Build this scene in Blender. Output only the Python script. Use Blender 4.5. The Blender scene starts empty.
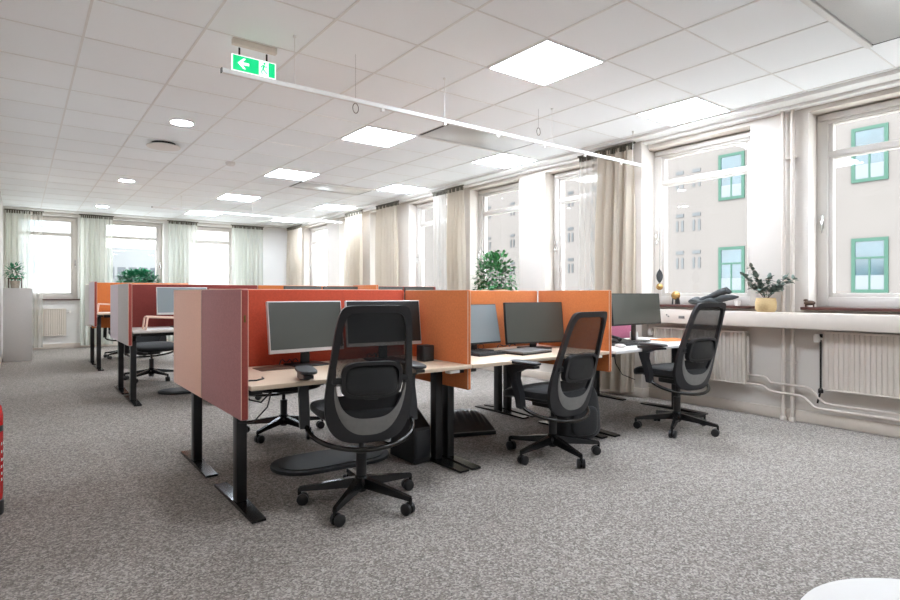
import bpy, bmesh, math, random
from mathutils import Vector, Matrix
PI = math.pi
C = bpy.context.scene
COL = C.collection
R = math.radians
random.seed(7)
EXPO, LAMP, SKY, SUN = 1.32, 18, 3.6, 2.4

# ------------------------------------------------------------------ camera
cd = bpy.data.cameras.new('camera'); cam = bpy.data.objects.new('camera', cd); COL.objects.link(cam)
cam.location = (0, 0, 1.12); cam.rotation_euler = (R(90), 0, -0.6475)
cd.sensor_width = 36; cd.lens = 569 / 900 * 36; cd.shift_y = -7 / 900; cd.clip_start = 0.05; cd.clip_end = 300
C.camera = cam
C.view_settings.view_transform = 'Standard'; C.view_settings.look = 'None'
C.view_settings.gamma = 1; C.view_settings.use_curve_mapping = False
C.view_settings.exposure = EXPO
C.cycles.max_bounces = 14; C.cycles.diffuse_bounces = 9; C.cycles.glossy_bounces = 4; C.cycles.transparent_max_bounces = 24; C.cycles.sample_clamp_indirect = 12

# ------------------------------------------------------------------ materials
def lin(c):
    return tuple(((x / 255) / 12.92 if x / 255 <= .04045 else ((x / 255 + .055) / 1.055) ** 2.4) for x in c) + (1,)
def mat(name, col, rough=.5, metal=0, noise=0, nscale=40, bump=0, bscale=200, spec=.5, col2=None, emit=None, estr=0, trans=0, sheen=0, coord='Object', stretch=None, nlo=.3, nhi=.7):
    m = bpy.data.materials.new(name); m.use_nodes = True
    n = m.node_tree.nodes; l = m.node_tree.links
    b = n['Principled BSDF']
    b.inputs['Base Color'].default_value = lin(col)
    b.inputs['Roughness'].default_value = rough; b.inputs['Metallic'].default_value = metal
    b.inputs['Specular IOR Level'].default_value = spec
    if sheen: b.inputs['Sheen Weight'].default_value = sheen
    tc = n.new('ShaderNodeTexCoord'); src = tc.outputs[coord]
    if stretch:
        mp = n.new('ShaderNodeMapping'); mp.inputs['Scale'].default_value = stretch
        l.new(src, mp.inputs[0]); src = mp.outputs[0]
    if noise or col2:
        t = n.new('ShaderNodeTexNoise'); t.inputs['Scale'].default_value = nscale; t.inputs['Detail'].default_value = 4
        l.new(src, t.inputs['Vector'])
        r = n.new('ShaderNodeValToRGB')
        c2 = col2 if col2 else tuple(max(0, x * (1 - noise)) for x in col)
        r.color_ramp.elements[0].position = nlo; r.color_ramp.elements[1].position = nhi
        r.color_ramp.elements[0].color = lin(c2); r.color_ramp.elements[1].color = lin(col)
        l.new(t.outputs['Fac'], r.inputs[0]); l.new(r.outputs[0], b.inputs['Base Color'])
    if bump:
        t2 = n.new('ShaderNodeTexNoise'); t2.inputs['Scale'].default_value = bscale; t2.inputs['Detail'].default_value = 2
        l.new(src, t2.inputs['Vector'])
        bp = n.new('ShaderNodeBump'); bp.inputs['Strength'].default_value = bump; bp.inputs['Distance'].default_value = .002
        l.new(t2.outputs['Fac'], bp.inputs['Height']); l.new(bp.outputs[0], b.inputs['Normal'])
    if emit:
        b.inputs['Emission Color'].default_value = lin(emit); b.inputs['Emission Strength'].default_value = estr
    return m
def see_through(name, col, alpha, rough=.6, gloss=False, weave=0):
    m = bpy.data.materials.new(name); m.use_nodes = True
    n = m.node_tree.nodes; l = m.node_tree.links
    out = n['Material Output']; b = n['Principled BSDF']
    b.inputs['Base Color'].default_value = lin(col); b.inputs['Roughness'].default_value = rough
    tr = n.new('ShaderNodeBsdfTransparent'); mx = n.new('ShaderNodeMixShader')
    mx.inputs[0].default_value = alpha
    if weave:
        tc = n.new('ShaderNodeTexCoord'); t = n.new('ShaderNodeTexNoise'); t.inputs['Scale'].default_value = weave
        l.new(tc.outputs['Object'], t.inputs['Vector'])
        mr = n.new('ShaderNodeMapRange'); mr.inputs['From Min'].default_value = .35; mr.inputs['From Max'].default_value = .65
        mr.inputs['To Min'].default_value = alpha - .12; mr.inputs['To Max'].default_value = min(1, alpha + .12)
        l.new(t.outputs['Fac'], mr.inputs[0]); l.new(mr.outputs[0], mx.inputs[0])
    l.new(tr.outputs[0], mx.inputs[1]); l.new(b.outputs[0], mx.inputs[2]); l.new(mx.outputs[0], out.inputs[0])
    return m
def curtain_mat(name, col, alpha):
    m = bpy.data.materials.new(name); m.use_nodes = True
    n = m.node_tree.nodes; l = m.node_tree.links
    out = n['Material Output']; n.remove(n['Principled BSDF'])
    d = n.new('ShaderNodeBsdfDiffuse'); t = n.new('ShaderNodeBsdfTranslucent'); a = n.new('ShaderNodeMixShader')
    tr = n.new('ShaderNodeBsdfTransparent'); mx = n.new('ShaderNodeMixShader')
    d.inputs[0].default_value = lin(col); t.inputs[0].default_value = lin(col); a.inputs[0].default_value = .35
    mx.inputs[0].default_value = alpha
    l.new(d.outputs[0], a.inputs[1]); l.new(t.outputs[0], a.inputs[2])
    l.new(tr.outputs[0], mx.inputs[1]); l.new(a.outputs[0], mx.inputs[2]); l.new(mx.outputs[0], out.inputs[0])
    return m

def carpet_mat():
    m = bpy.data.materials.new('grey_loop_carpet'); m.use_nodes = True
    n = m.node_tree.nodes; l = m.node_tree.links; b = n['Principled BSDF']
    b.inputs['Roughness'].default_value = .95; b.inputs['Specular IOR Level'].default_value = .1
    tc = n.new('ShaderNodeTexCoord')
    t = n.new('ShaderNodeTexVoronoi'); t.inputs['Scale'].default_value = 135; t.inputs['Randomness'].default_value = 1
    l.new(tc.outputs['Object'], t.inputs['Vector'])
    sp = n.new('ShaderNodeSeparateColor'); l.new(t.outputs['Color'], sp.inputs[0])
    tn = n.new('ShaderNodeTexNoise'); tn.inputs['Scale'].default_value = 32; tn.inputs['Detail'].default_value = 3
    l.new(tc.outputs['Object'], tn.inputs['Vector'])
    am = n.new('ShaderNodeMath'); am.operation = 'MULTIPLY_ADD'; am.inputs[1].default_value = .62
    l.new(sp.outputs[0], am.inputs[0])
    am2 = n.new('ShaderNodeMath'); am2.operation = 'MULTIPLY'; am2.inputs[1].default_value = .38; l.new(tn.outputs['Fac'], am2.inputs[0]); l.new(am2.outputs[0], am.inputs[2])
    r = n.new('ShaderNodeValToRGB'); e = r.color_ramp.elements
    e[0].position = .12; e[0].color = lin((99, 93, 88)); e[1].position = .88; e[1].color = lin((180, 172, 164))
    k = e.new(.5); k.color = lin((136, 128, 121))
    l.new(am.outputs[0], r.inputs[0])
    t3 = n.new('ShaderNodeTexNoise'); t3.inputs['Scale'].default_value = 1.1; t3.inputs['Detail'].default_value = 2
    l.new(tc.outputs['Object'], t3.inputs['Vector'])
    mr = n.new('ShaderNodeMapRange'); mr.inputs['To Min'].default_value = .9; mr.inputs['To Max'].default_value = 1.1
    l.new(t3.outputs['Fac'], mr.inputs[0])
    mu = n.new('ShaderNodeVectorMath'); mu.operation = 'SCALE'
    l.new(r.outputs[0], mu.inputs[0]); l.new(mr.outputs[0], mu.inputs['Scale'])
    l.new(mu.outputs[0], b.inputs['Base Color'])
    bp = n.new('ShaderNodeBump'); bp.inputs['Strength'].default_value = .35; bp.inputs['Distance'].default_value = .003
    l.new(t.outputs['Distance'], bp.inputs['Height']); l.new(bp.outputs[0], b.inputs['Normal'])
    return m

TX, TY = .326, 3.76       # ceiling grid origin, 600 mm tiles
def ceiling_mat():
    m = bpy.data.materials.new('mineral_ceiling_tile'); m.use_nodes = True
    n = m.node_tree.nodes; l = m.node_tree.links; b = n['Principled BSDF']
    b.inputs['Roughness'].default_value = .75; b.inputs['Specular IOR Level'].default_value = .25
    tc = n.new('ShaderNodeTexCoord'); sx = n.new('ShaderNodeSeparateXYZ'); l.new(tc.outputs['Object'], sx.inputs[0])
    def M(op, a, bb=None):
        q = n.new('ShaderNodeMath'); q.operation = op
        for i, v in enumerate((a, bb)):
            if v is None: continue
            if isinstance(v, (int, float)): q.inputs[i].default_value = v
            else: l.new(v, q.inputs[i])
        return q.outputs[0]
    ds = []; cells = []
    for o, off in ((sx.outputs[0], TX), (sx.outputs[1], TY)):
        s = M('DIVIDE', M('SUBTRACT', o, off), .6)
        cells.append(M('FLOOR', s))
        f = M('FRACT', s); ds.append(M('MINIMUM', f, M('SUBTRACT', 1, f)))
    d = M('MINIMUM', ds[0], ds[1])
    line = M('LESS_THAN', d, .0085)
    cv = n.new('ShaderNodeCombineXYZ'); l.new(cells[0], cv.inputs[0]); l.new(cells[1], cv.inputs[1])
    wn = n.new('ShaderNodeTexWhiteNoise'); wn.noise_dimensions = '2D'; l.new(cv.outputs[0], wn.inputs['Vector'])
    r = n.new('ShaderNodeValToRGB'); r.color_ramp.elements[0].color = lin((243, 246, 247)); r.color_ramp.elements[1].color = lin((249, 252, 253))
    l.new(wn.outputs['Value'], r.inputs[0])
    mx = n.new('ShaderNodeMix'); mx.data_type = 'RGBA'
    l.new(line, mx.inputs['Factor']); l.new(r.outputs[0], mx.inputs['A']); mx.inputs['B'].default_value = lin((205, 207, 207))
    l.new(mx.outputs['Result'], b.inputs['Base Color'])
    return m

M_ = {}
M_['carpet'] = carpet_mat(); M_['ceil'] = ceiling_mat()
M_['wall'] = mat('warm_white_wall_paint', (206, 198, 189), .7, noise=.02, nscale=3, bump=.05, bscale=300)
M_['wallfar'] = mat('white_wall_paint', (222, 219, 214), .7, noise=.02, nscale=3)
M_['white'] = mat('white_gloss_paint', (228, 224, 219), .35, noise=.015, nscale=8)
M_['skirt'] = mat('cream_skirting_paint', (208, 196, 183), .4, noise=.03, nscale=6)
M_['ledge'] = mat('white_laminate_ledge', (208, 197, 185), .4, noise=.02, nscale=10)
M_['frame'] = mat('white_window_frame', (204, 198, 191), .35, noise=.01, nscale=9)
M_['rad'] = mat('white_enamel_radiator', (210, 200, 188), .35, noise=.015, nscale=12)
M_['pipe'] = mat('painted_pipe', (210, 199, 188), .35, noise=.02, nscale=20)
M_['sill'] = mat('dark_red_wood_sill', (88, 48, 40), .3, noise=.3, nscale=10, stretch=(4, .4, 4))
M_['tbar'] = mat('white_metal_t_bar', (232, 231, 228), .35, noise=.01)
M_['vent'] = mat('perforated_metal_beam', (196, 196, 194), .3, .35, noise=.04, nscale=150)
M_['dark'] = mat('dark_slot', (50, 50, 50), .6, noise=.1)
M_['lamp'] = mat('lit_diffuser', (255, 255, 252), .5, emit=(228, 240, 255), estr=LAMP)
M_['spot'] = mat('lit_downlight_diffuser', (255, 255, 252), .5, emit=(240, 246, 255), estr=LAMP * 5)
M_['lampf'] = mat('lamp_rim', (240, 240, 238), .4, noise=.01)
M_['black'] = mat('black_powder_coat', (22, 21, 21), .42, noise=.15, nscale=60)
M_['bplast'] = mat('black_moulded_plastic', (24, 23, 24), .38, noise=.12, nscale=40)
M_['shell'] = mat('charcoal_chair_shell', (37, 37, 39), .4, noise=.1, nscale=50)
M_['cres'] = mat('warm_grey_chair_trim', (124, 122, 119), .4, noise=.06, nscale=40)
M_['bfab'] = mat('black_upholstery', (17, 17, 19), .8, noise=.25, nscale=200, bump=.4, bscale=500, sheen=.2)
M_['pad'] = mat('dark_lumbar_pad', (26, 27, 28), .45, noise=.15, nscale=250, bump=.2, bscale=600)
M_['alu'] = mat('dark_polished_metal', (64, 62, 60), .25, .9, noise=.05)
M_['chrome'] = mat('chrome', (205, 203, 200), .15, 1, noise=.03)
M_['net'] = see_through('black_back_mesh', (17, 18, 19), .83, .7, weave=420)
M_['birch'] = mat('birch_laminate', (208, 186, 162), .38, col2=(214, 194, 170), nscale=14, stretch=(.5, 7, 7))
M_['birche'] = mat('birch_edge_band', (216, 198, 176), .45, noise=.05, nscale=30)
M_['wtop'] = mat('white_laminate', (232, 229, 225), .35, noise=.01)
M_['gtop'] = mat('pale_grey_laminate', (196, 188, 180), .4, noise=.04)
def fab(name, c, c2): return mat(name, c, .9, col2=c2, nscale=90, bump=.5, bscale=420, sheen=.15, spec=.15, nlo=.2, nhi=.8)
M_['orange'] = fab('orange_wool_fabric', (204, 118, 64), (184, 104, 54))
M_['orange2'] = fab('burnt_orange_fabric', (226, 132, 78), (203, 118, 70))
M_['red'] = fab('brick_red_fabric', (198, 84, 58), (178, 75, 52))
M_['maroon'] = fab('maroon_fabric', (134, 62, 56), (120, 55, 50))
M_['mauve'] = fab('mauve_fabric', (182, 126, 126), (163, 113, 113))
M_['mauve_e'] = fab('mauve_edge_fabric', (160, 76, 68), (144, 68, 61))
M_['pinkf'] = fab('salmon_pink_fabric', (244, 198, 178), (234, 190, 170))
M_['lav'] = fab('lavender_fabric', (226, 214, 220), (203, 192, 198))
M_['greyf'] = fab('stone_grey_fabric', (196, 190, 188), (176, 171, 169))
M_['taupe'] = fab('taupe_fabric', (150, 132, 132), (136, 118, 118))
M_['magenta'] = fab('magenta_fabric', (176, 96, 122), (160, 82, 108))
M_['whitef'] = fab('off_white_fabric', (226, 222, 218), (214, 210, 206))
M_['piping'] = mat('pale_piping', (226, 190, 170), .7, noise=.05)
M_['screen'] = mat('matt_display_glass', (68, 69, 62), .32, noise=.05, nscale=2, spec=.6)
M_['screenb'] = mat('bluish_reflection_display_glass', (120, 128, 130), .3, noise=.05, nscale=2, spec=.6)  # pale blue reflection put into the base colour of the glass
M_['screend'] = mat('black_display_glass', (28, 30, 29), .3, noise=.05, nscale=2, spec=.6)
M_['mframe'] = mat('silver_monitor_case', (206, 202, 198), .35, .2, noise=.03)
M_['mblack'] = mat('black_monitor_case', (18, 18, 19), .4, noise=.1)
M_['leaf'] = mat('fresh_green_leaf', (70, 140, 76), .45, col2=(30, 92, 46), nscale=18)
M_['leaf2'] = mat('bright_green_leaf', (46, 150, 100), .45, col2=(20, 100, 66), nscale=18)
M_['leafe'] = mat('grey_green_leaf', (130, 142, 130), .55, col2=(58, 76, 66), nscale=25)
M_['stem'] = mat('woody_stem', (84, 74, 56), .7, noise=.2)
M_['gold'] = mat('brushed_gold_glass', (186, 150, 92), .25, .6, col2=(150, 112, 62), nscale=30)
M_['jute'] = mat('woven_straw_pot', (206, 180, 134), .75, col2=(180, 152, 108), nscale=60, stretch=(1, 1, 6))
M_['tile_pot'] = mat('beige_stone_pot', (176, 164, 148), .7, noise=.15)
M_['wood'] = mat('dark_wood', (92, 68, 52), .5, noise=.3, nscale=20, stretch=(1, 1, .2))
M_['cloth'] = mat('dark_grey_cloth', (70, 72, 72), .8, col2=(52, 54, 55), nscale=14, bump=.4, bscale=60)
M_['signg'] = mat('lit_green_sign', (0, 170, 105), .4, emit=(0, 200, 125), estr=.42)
M_['signw'] = mat('lit_white_sign', (250, 255, 252), .4, emit=(240, 255, 248), estr=.5)
M_['signb'] = mat('ivory_sign_housing', (222, 212, 200), .4, noise=.02)
M_['redp'] = mat('red_enamel', (206, 24, 28), .25, noise=.05)
M_['glass'] = None
M_['fac'] = mat('pale_pink_render', (90, 85, 82), .85, noise=.03, nscale=.6)
M_['facw'] = mat('white_render', (145, 147, 148), .85, noise=.03, nscale=.6)
M_['gframe'] = mat('green_window_frame', (14, 61, 46), .5, noise=.05)
M_['gpane'] = mat('pale_blue_outside_pane', (40, 63, 71), .12, noise=.25, nscale=1.5, spec=.9)
M_['gblind'] = mat('white_blind', (89, 94, 97), .6, noise=.04, nscale=20)
M_['gdark'] = mat('grey_outside_pane', (66, 68, 70), .3, noise=.15, nscale=2)
M_['fac2'] = mat('far_pale_render', (155, 150, 147), .85, noise=.02)
M_['pane2'] = mat('far_blue_pane', (118, 132, 138), .3, noise=.1)
M_['pane3'] = mat('far_grey_pane', (82, 88, 93), .3, noise=.1)
M_['ground'] = mat('whitened_bounce_paving', (226, 226, 224), .9, noise=.1, nscale=2)  # unseen ground, made near white to throw daylight up onto the ceiling
M_['paperb'] = mat('pale_paper', (226, 226, 222), .6, noise=.02)
M_['folder'] = mat('orange_card', (214, 120, 50), .6, noise=.05)
M_['curt'] = curtain_mat('warm_sheer_curtain', (204, 193, 177), .84)
M_['curs'] = curtain_mat('thin_sheer_curtain', (206, 202, 194), .42)
M_['curg'] = curtain_mat('cool_sheer_curtain', (222, 224, 216), .74)
M_['head'] = mat('dark_curtain_tape', (104, 98, 84), .8, noise=.3, nscale=60)
g = bpy.data.materials.new('window_glass'); g.use_nodes = True
nn = g.node_tree.nodes; ll = g.node_tree.links; nn.remove(nn['Principled BSDF'])
a_ = nn.new('ShaderNodeBsdfTransparent'); b_ = nn.new('ShaderNodeBsdfGlossy'); c_ = nn.new('ShaderNodeMixShader')
b_.inputs['Roughness'].default_value = .02; c_.inputs[0].default_value = .018; a_.inputs[0].default_value = (.97, .98, .98, 1)
ll.new(a_.outputs[0], c_.inputs[1]); ll.new(b_.outputs[0], c_.inputs[2]); ll.new(c_.outputs[0], nn['Material Output'].inputs[0])
M_['glass'] = g

# ------------------------------------------------------------------ mesh helpers
class MB:
    def __init__(s): s.bm = bmesh.new(); s.T = Matrix.Identity(4)
    def _v(s, p): return s.bm.verts.new(s.T @ Vector(p))
    def box(s, x0, x1, y0, y1, z0, z1, bev=0, seg=2):
        vs = [s._v((x, y, z)) for x in (x0, x1) for y in (y0, y1) for z in (z0, z1)]
        fs = [s.bm.faces.new([vs[i] for i in q]) for q in ((0, 1, 3, 2), (4, 6, 7, 5), (0, 4, 5, 1), (2, 3, 7, 6), (0, 2, 6, 4), (1, 5, 7, 3))]
        if bev:
            es = list({e for f in fs for e in f.edges})
            bmesh.ops.bevel(s.bm, geom=es, offset=bev, segments=seg, affect='EDGES', profile=.5)
        return s
    def tube(s, pts, r, n=10, closed=False, cap=True):
        pts = [Vector(p) for p in pts]; m = len(pts)
        rr = r if isinstance(r, (list, tuple)) else [r] * m
        rings = []; up = None
        for i, p in enumerate(pts):
            if closed: t = pts[(i + 1) % m] - pts[i - 1]
            else: t = pts[min(i + 1, m - 1)] - pts[max(i - 1, 0)]
            t.normalize()
            if up is None:
                up = Vector((0, 0, 1)) if abs(t.z) < .9 else Vector((1, 0, 0))
            u = (up - t * up.dot(t)).normalized(); w = t.cross(u); up = u
            rings.append([s._v(p + (u * math.cos(a) + w * math.sin(a)) * rr[i]) for a in [2 * PI * k / n for k in range(n)]])
        for i in range(m if closed else m - 1):
            A, B = rings[i], rings[(i + 1) % m]
            for k in range(n):
                s.bm.faces.new((A[k], A[(k + 1) % n], B[(k + 1) % n], B[k]))
        if cap and not closed:
            s.bm.faces.new(rings[0][::-1]); s.bm.faces.new(rings[-1])
        return s
    def lathe(s, prof, c=(0, 0, 0), n=24):
        rings = []
        for r, z in prof:
            rings.append([s._v((c[0] + r * math.cos(2 * PI * k / n), c[1] + r * math.sin(2 * PI * k / n), c[2] + z)) for k in range(n)])
        for A, B in zip(rings, rings[1:]):
            for k in range(n): s.bm.faces.new((A[k], A[(k + 1) % n], B[(k + 1) % n], B[k]))
        s.bm.faces.new(rings[0][::-1]); s.bm.faces.new(rings[-1])
        return s
    def cyl(s, p, q, r, n=16): return s.tube([p, q], r, n)
    def se(s, c, r, e1=1, e2=1, nu=24, nv=14, f=None):
        def pw(v, e): return math.copysign(abs(v) ** e, v)
        rows = []
        for j in range(nv + 1):
            b = -PI / 2 + PI * j / nv; row = []
            for i in range(nu):
                a = 2 * PI * i / nu
                p = Vector((pw(math.cos(b), e1) * pw(math.cos(a), e2), pw(math.cos(b), e1) * pw(math.sin(a), e2), pw(math.sin(b), e1)))
                p = Vector((c[0] + p.x * r[0], c[1] + p.y * r[1], c[2] + p.z * r[2]))
                if f: p = Vector(f(p))
                row.append(s._v(p))
            rows.append(row)
        for A, B in zip(rows, rows[1:]):
            for k in range(nu): s.bm.faces.new((A[k], A[(k + 1) % nu], B[(k + 1) % nu], B[k]))
        return s
    def grid(s, fn, nu, nv, thick=0):
        V = [[s._v(fn(i / nu, j / nv)) for i in range(nu + 1)] for j in range(nv + 1)]
        for j in range(nv):
            for i in range(nu): s.bm.faces.new((V[j][i], V[j][i + 1], V[j + 1][i + 1], V[j + 1][i]))
        return s
    def ring(s, outer, inner, dfront, dback):
        # outer/inner: lists of (x,y,z), thickness along y; closed loop band
        n = len(outer); L = []
        for pts, d in ((outer, dfront), (inner, dfront), (inner, dback), (outer, dback)):
            L.append([s._v((p[0], p[1] + d, p[2])) for p in pts])
        for q in range(4):
            A, B = L[q], L[(q + 1) % 4]
            for k in range(n): s.bm.faces.new((A[k], A[(k + 1) % n], B[(k + 1) % n], B[k]))
        return s
    def prism(s, pts, d):
        # pts list of 3D points (planar), extruded by vector d
        a = [s._v(p) for p in pts]; b = [s._v(Vector(p) + Vector(d)) for p in pts]
        n = len(a); s.bm.faces.new(a[::-1]); s.bm.faces.new(b)
        for k in range(n): s.bm.faces.new((a[k], a[(k + 1) % n], b[(k + 1) % n], b[k]))
        return s
    def leaf(s, p, d, size, w=.5, droop=.2):
        d = Vector(d).normalized(); p = Vector(p)
        up = Vector((0, 0, 1)); side = d.cross(up)
        if side.length < .1: side = Vector((1, 0, 0))
        side.normalize(); nrm = side.cross(d)
        ps = [p, p + d * size * .35 + side * size * w * .5 + nrm * .02 * size, p + d * size * .8 + side * size * w * .3 - nrm * droop * .4 * size,
              p + d * size - nrm * droop * size, p + d * size * .8 - side * size * w * .3 - nrm * droop * .4 * size, p + d * size * .35 - side * size * w * .5 + nrm * .02 * size,
              p + d * size * .4 - nrm * .06 * size, p + d * size * .75 - nrm * droop * .5 * size]
        v = [s._v(q) for q in ps]
        for q in ((0, 1, 6), (1, 2, 7, 6), (2, 3, 7), (3, 4, 7), (4, 5, 6, 7), (5, 0, 6)): s.bm.faces.new([v[i] for i in q])
        return s
    def build(s, name, m, parent=None, smooth=True, sub=0):
        bmesh.ops.recalc_face_normals(s.bm, faces=s.bm.faces)
        me = bpy.data.meshes.new(name); s.bm.to_mesh(me); s.bm.free()
        me.materials.append(m)
        if smooth:
            for p in me.polygons: p.use_smooth = True
            try: me.set_sharp_from_angle(angle=R(38))
            except Exception: pass
        o = bpy.data.objects.new(name, me); COL.objects.link(o)
        if parent: o.parent = parent
        if sub:
            md = o.modifiers.new('sub', 'SUBSURF'); md.levels = sub; md.render_levels = sub
        return o
def B(x0, x1, y0, y1, z0, z1, bev=0): return MB().box(x0, x1, y0, y1, z0, z1, bev)
def empty(name, loc=(0, 0, 0), rz=0):
    o = bpy.data.objects.new(name, None); COL.objects.link(o); o.location = loc; o.rotation_euler = (0, 0, rz); o.empty_display_size = .1
    return o
def tag(o, label, cat, group=None, kind=None):
    o['label'] = label; o['category'] = cat
    if group: o['group'] = group
    if kind: o['kind'] = kind
    return o
def thing(name, label, cat, loc=(0, 0, 0), rz=0, group=None): return tag(empty(name, loc, rz), label, cat, group)
def struct(o, label=None):
    o['kind'] = 'structure'
    if label: o['label'] = label
    return o
def dup(root, loc, rz=0, label=None, group=None):
    r = root.copy(); COL.objects.link(r); r.location = loc; r.rotation_euler = (0, 0, rz)
    if label: r['label'] = label
    if group: r['group'] = group
    for ch in list(root.children):
        c = ch.copy(); COL.objects.link(c); c.parent = r
        for gch in ch.children:
            d = gch.copy(); COL.objects.link(d); d.parent = c
    return r

# ------------------------------------------------------------------ room shell
XW, YW, XL, YB, H = 5.43, 13.92, -.25, -1.9, 2.775
struct(B(XL - .3, XW + .35, YB - .2, YW + .35, -.12, 0).build('floor', M_['carpet'], smooth=False), 'speckled grey loop carpet floor')
struct(B(XL - .3, XW + .35, YB - .2, YW + .35, H, H + .15).build('ceiling', M_['ceil'], smooth=False), 'white suspended tile ceiling')
struct(B(XL - .2, XL, YB - .2, YW + .35, 0, H).build('wall_left', M_['wallfar'], smooth=False))
struct(B(XL - .2, XW + .35, YB - .2, YB, 0, H).build('wall_back', M_['wallfar'], smooth=False))
ZS, ZT = 1.0, 2.68
WR = [(.95, 2.05), (2.54, 3.66), (4.18, 5.14), (5.62, 6.68), (7.18, 8.37), (8.85, 9.75), (10.2, 11.1), (11.7, 13.0)]
m = MB(); m.box(XW, XW + .32, YB - .2, YW + .35, 0, ZS - .02); m.box(XW, XW + .32, YB - .2, YW + .35, ZT, H)
e = [YB - .2] + [v for w in WR for v in w] + [YW + .35]
for i in range(0, len(e), 2): m.box(XW, XW + .32, e[i], e[i + 1], ZS - .02, ZT)
m.box(5.31, XW + .01, 3.62, 4.14, 0, H)      # the projecting pier
struct(m.build('wall_right', M_['wall'], smooth=False), 'warm white window wall with radiators')
WF = [(-.12, .96), (1.36, 2.55), (3.0, 4.12)]
m = MB(); m.box(XL, XW, YW, YW + .32, 0, ZS - .02); m.box(XL, XW, YW, YW + .32, ZT, H)
e = [XL] + [v for w in WF for v in w] + [XW]
for i in range(0, len(e), 2): m.box(e[i], e[i + 1], YW, YW + .32, ZS - .02, ZT)
struct(m.build('wall_far', M_['wallfar'], smooth=False), 'far white wall with three windows')
# skirting and ceiling edge trims
m = MB(); m.box(XW - .022, XW, YB, 3.62, 0, .1, .006); m.box(5.31 - .022, 5.31, 3.6, 4.16, 0, .1, .006); m.box(5.29, XW, 3.598, 3.62, 0, .1, .004); m.box(XW - .022, XW, 4.16, YW, 0, .1, .006)
struct(m.build('baseboard_right', M_['skirt']))
struct(B(XL, XW, YW - .022, YW, 0, .1, .006).build('baseboard_far', M_['skirt']))
struct(B(XL, XL + .018, YB, YW - .02, 0, .08, .006).build('baseboard_left', M_['skirt']))
m = MB(); m.box(XW - .26, XW, YB, YW, H - .03, H); m.box(XW - .1, XW, YB, YW, H - .055, H - .03)
struct(m.build('trim_1', M_['tbar'], smooth=False), 'white stepped ceiling edge above window wall')
struct(B(XL, XW - .26, YW - .2, YW, H - .03, H).build('trim_2', M_['tbar'], smooth=False), 'white ceiling edge along far wall')
m = MB()
for i in range(-0, 9):
    x = TX + .6 * i
    if x < XW - .27: m.box(x - .007, x + .007, YB, YW - .2, H - .005, H)
for j in range(-9, 17):
    y = TY + .6 * j
    if YB < y < YW - .2: m.box(XL, XW - .26, y - .004, y + .004, H - .003, H)
struct(m.build('trim_3', M_['tbar'], smooth=False), 'white suspended ceiling grid bars')

# ---------------- windows (frames 0.11 m wide, transom, two panes, lever handle)
def window(k, a, b, far=False):
    # local frame: u along wall, d outward
    root = empty('window_%d' % k); root['kind'] = 'structure'
    D0 = XW + .17
    if far: root.rotation_euler = (0, 0, PI / 2); root.location = (0, YW - XW, 0)
    # local x outward, local y along the wall (far: world x = -y)
    if far: a, b = -b, -a
    z0, z1, w = ZS, ZT, .085
    m = MB()
    m.box(D0, D0 + .1, a, a + w, z0, z1, .006); m.box(D0, D0 + .1, b - w, b, z0, z1, .006)
    m.box(D0, D0 + .1, a + w, b - w, z0, z0 + w, .006); m.box(D0, D0 + .1, a + w, b - w, z1 - w, z1, .006)
    m.build('window_frame', M_['frame'], root)
    ia, ib, i0, i1, zt = a + w, b - w, z0 + w, z1 - w, 2.32; w2 = .012
    for nm, lo, hi in (('lower_sash', i0, zt - .022), ('upper_sash', zt + .022, i1)):
        m = MB(); s_ = .035
        m.box(D0 + .02, D0 + .08, ia, ia + s_, lo, hi, .004); m.box(D0 + .02, D0 + .08, ib - s_, ib, lo, hi, .004)
        s0 = s_ if lo == i0 else w2; s1 = w2
        m.box(D0 + .02, D0 + .08, ia + s_, ib - s_, lo, lo + s0, .003); m.box(D0 + .02, D0 + .08, ia + s_, ib - s_, hi - s1, hi, .003)
        so = m.build(nm, M_['frame'], root)
        B(D0 + .045, D0 + .051, ia + s_, ib - s_, lo + s0, hi - s1).build('pane', M_['glass'], so, smooth=False)
    B(D0 + .01, D0 + .09, ia, ib, zt - .022, zt + .022, .004).build('transom', M_['frame'], root)
    B(D0 - .03, D0, a + .03, b - .03, z1 - .062, z1 - .012, .008).build('blind_cassette', M_['frame'], root)
    hy = b - .045 if not far else a + .045
    m = MB(); m.box(D0 - .012, D0, hy - .014, hy + .014, 1.68, 1.80, .004); m.tube([(D0 - .01, hy, 1.75), (D0 - .04, hy, 1.75), (D0 - .045, hy - .01, 1.72), (D0 - .045, hy - .012, 1.64)], .008, 8)
    m.build('handle', M_['chrome'], root)
    # sill
    m = MB()
    m.box(XW - .07, D0, a + (-.04), b + .04, .975, 1.0, .004)
    m.build('window_sill', M_['sill'], root)
    return root
for i, (a, b) in enumerate(WR): window(i + 1, a, b)
for i, (a, b) in enumerate(WF): window(i + 9, a, b, True)

# ---------------- ledges under the windows
tag(B(5.21, XW, YB + .02, 3.57, .82, .952, .004).build('window_ledge', M_['ledge']), 'long white boxed ledge running below the two nearest window sills', 'ledge')
o = B(5.345, XW, 4.2, 8.6, .82, .952, .004).build('window_ledge', M_['ledge']); tag(o, 'white boxed ledge beyond the projecting pier, behind the desks', 'ledge')

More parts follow.
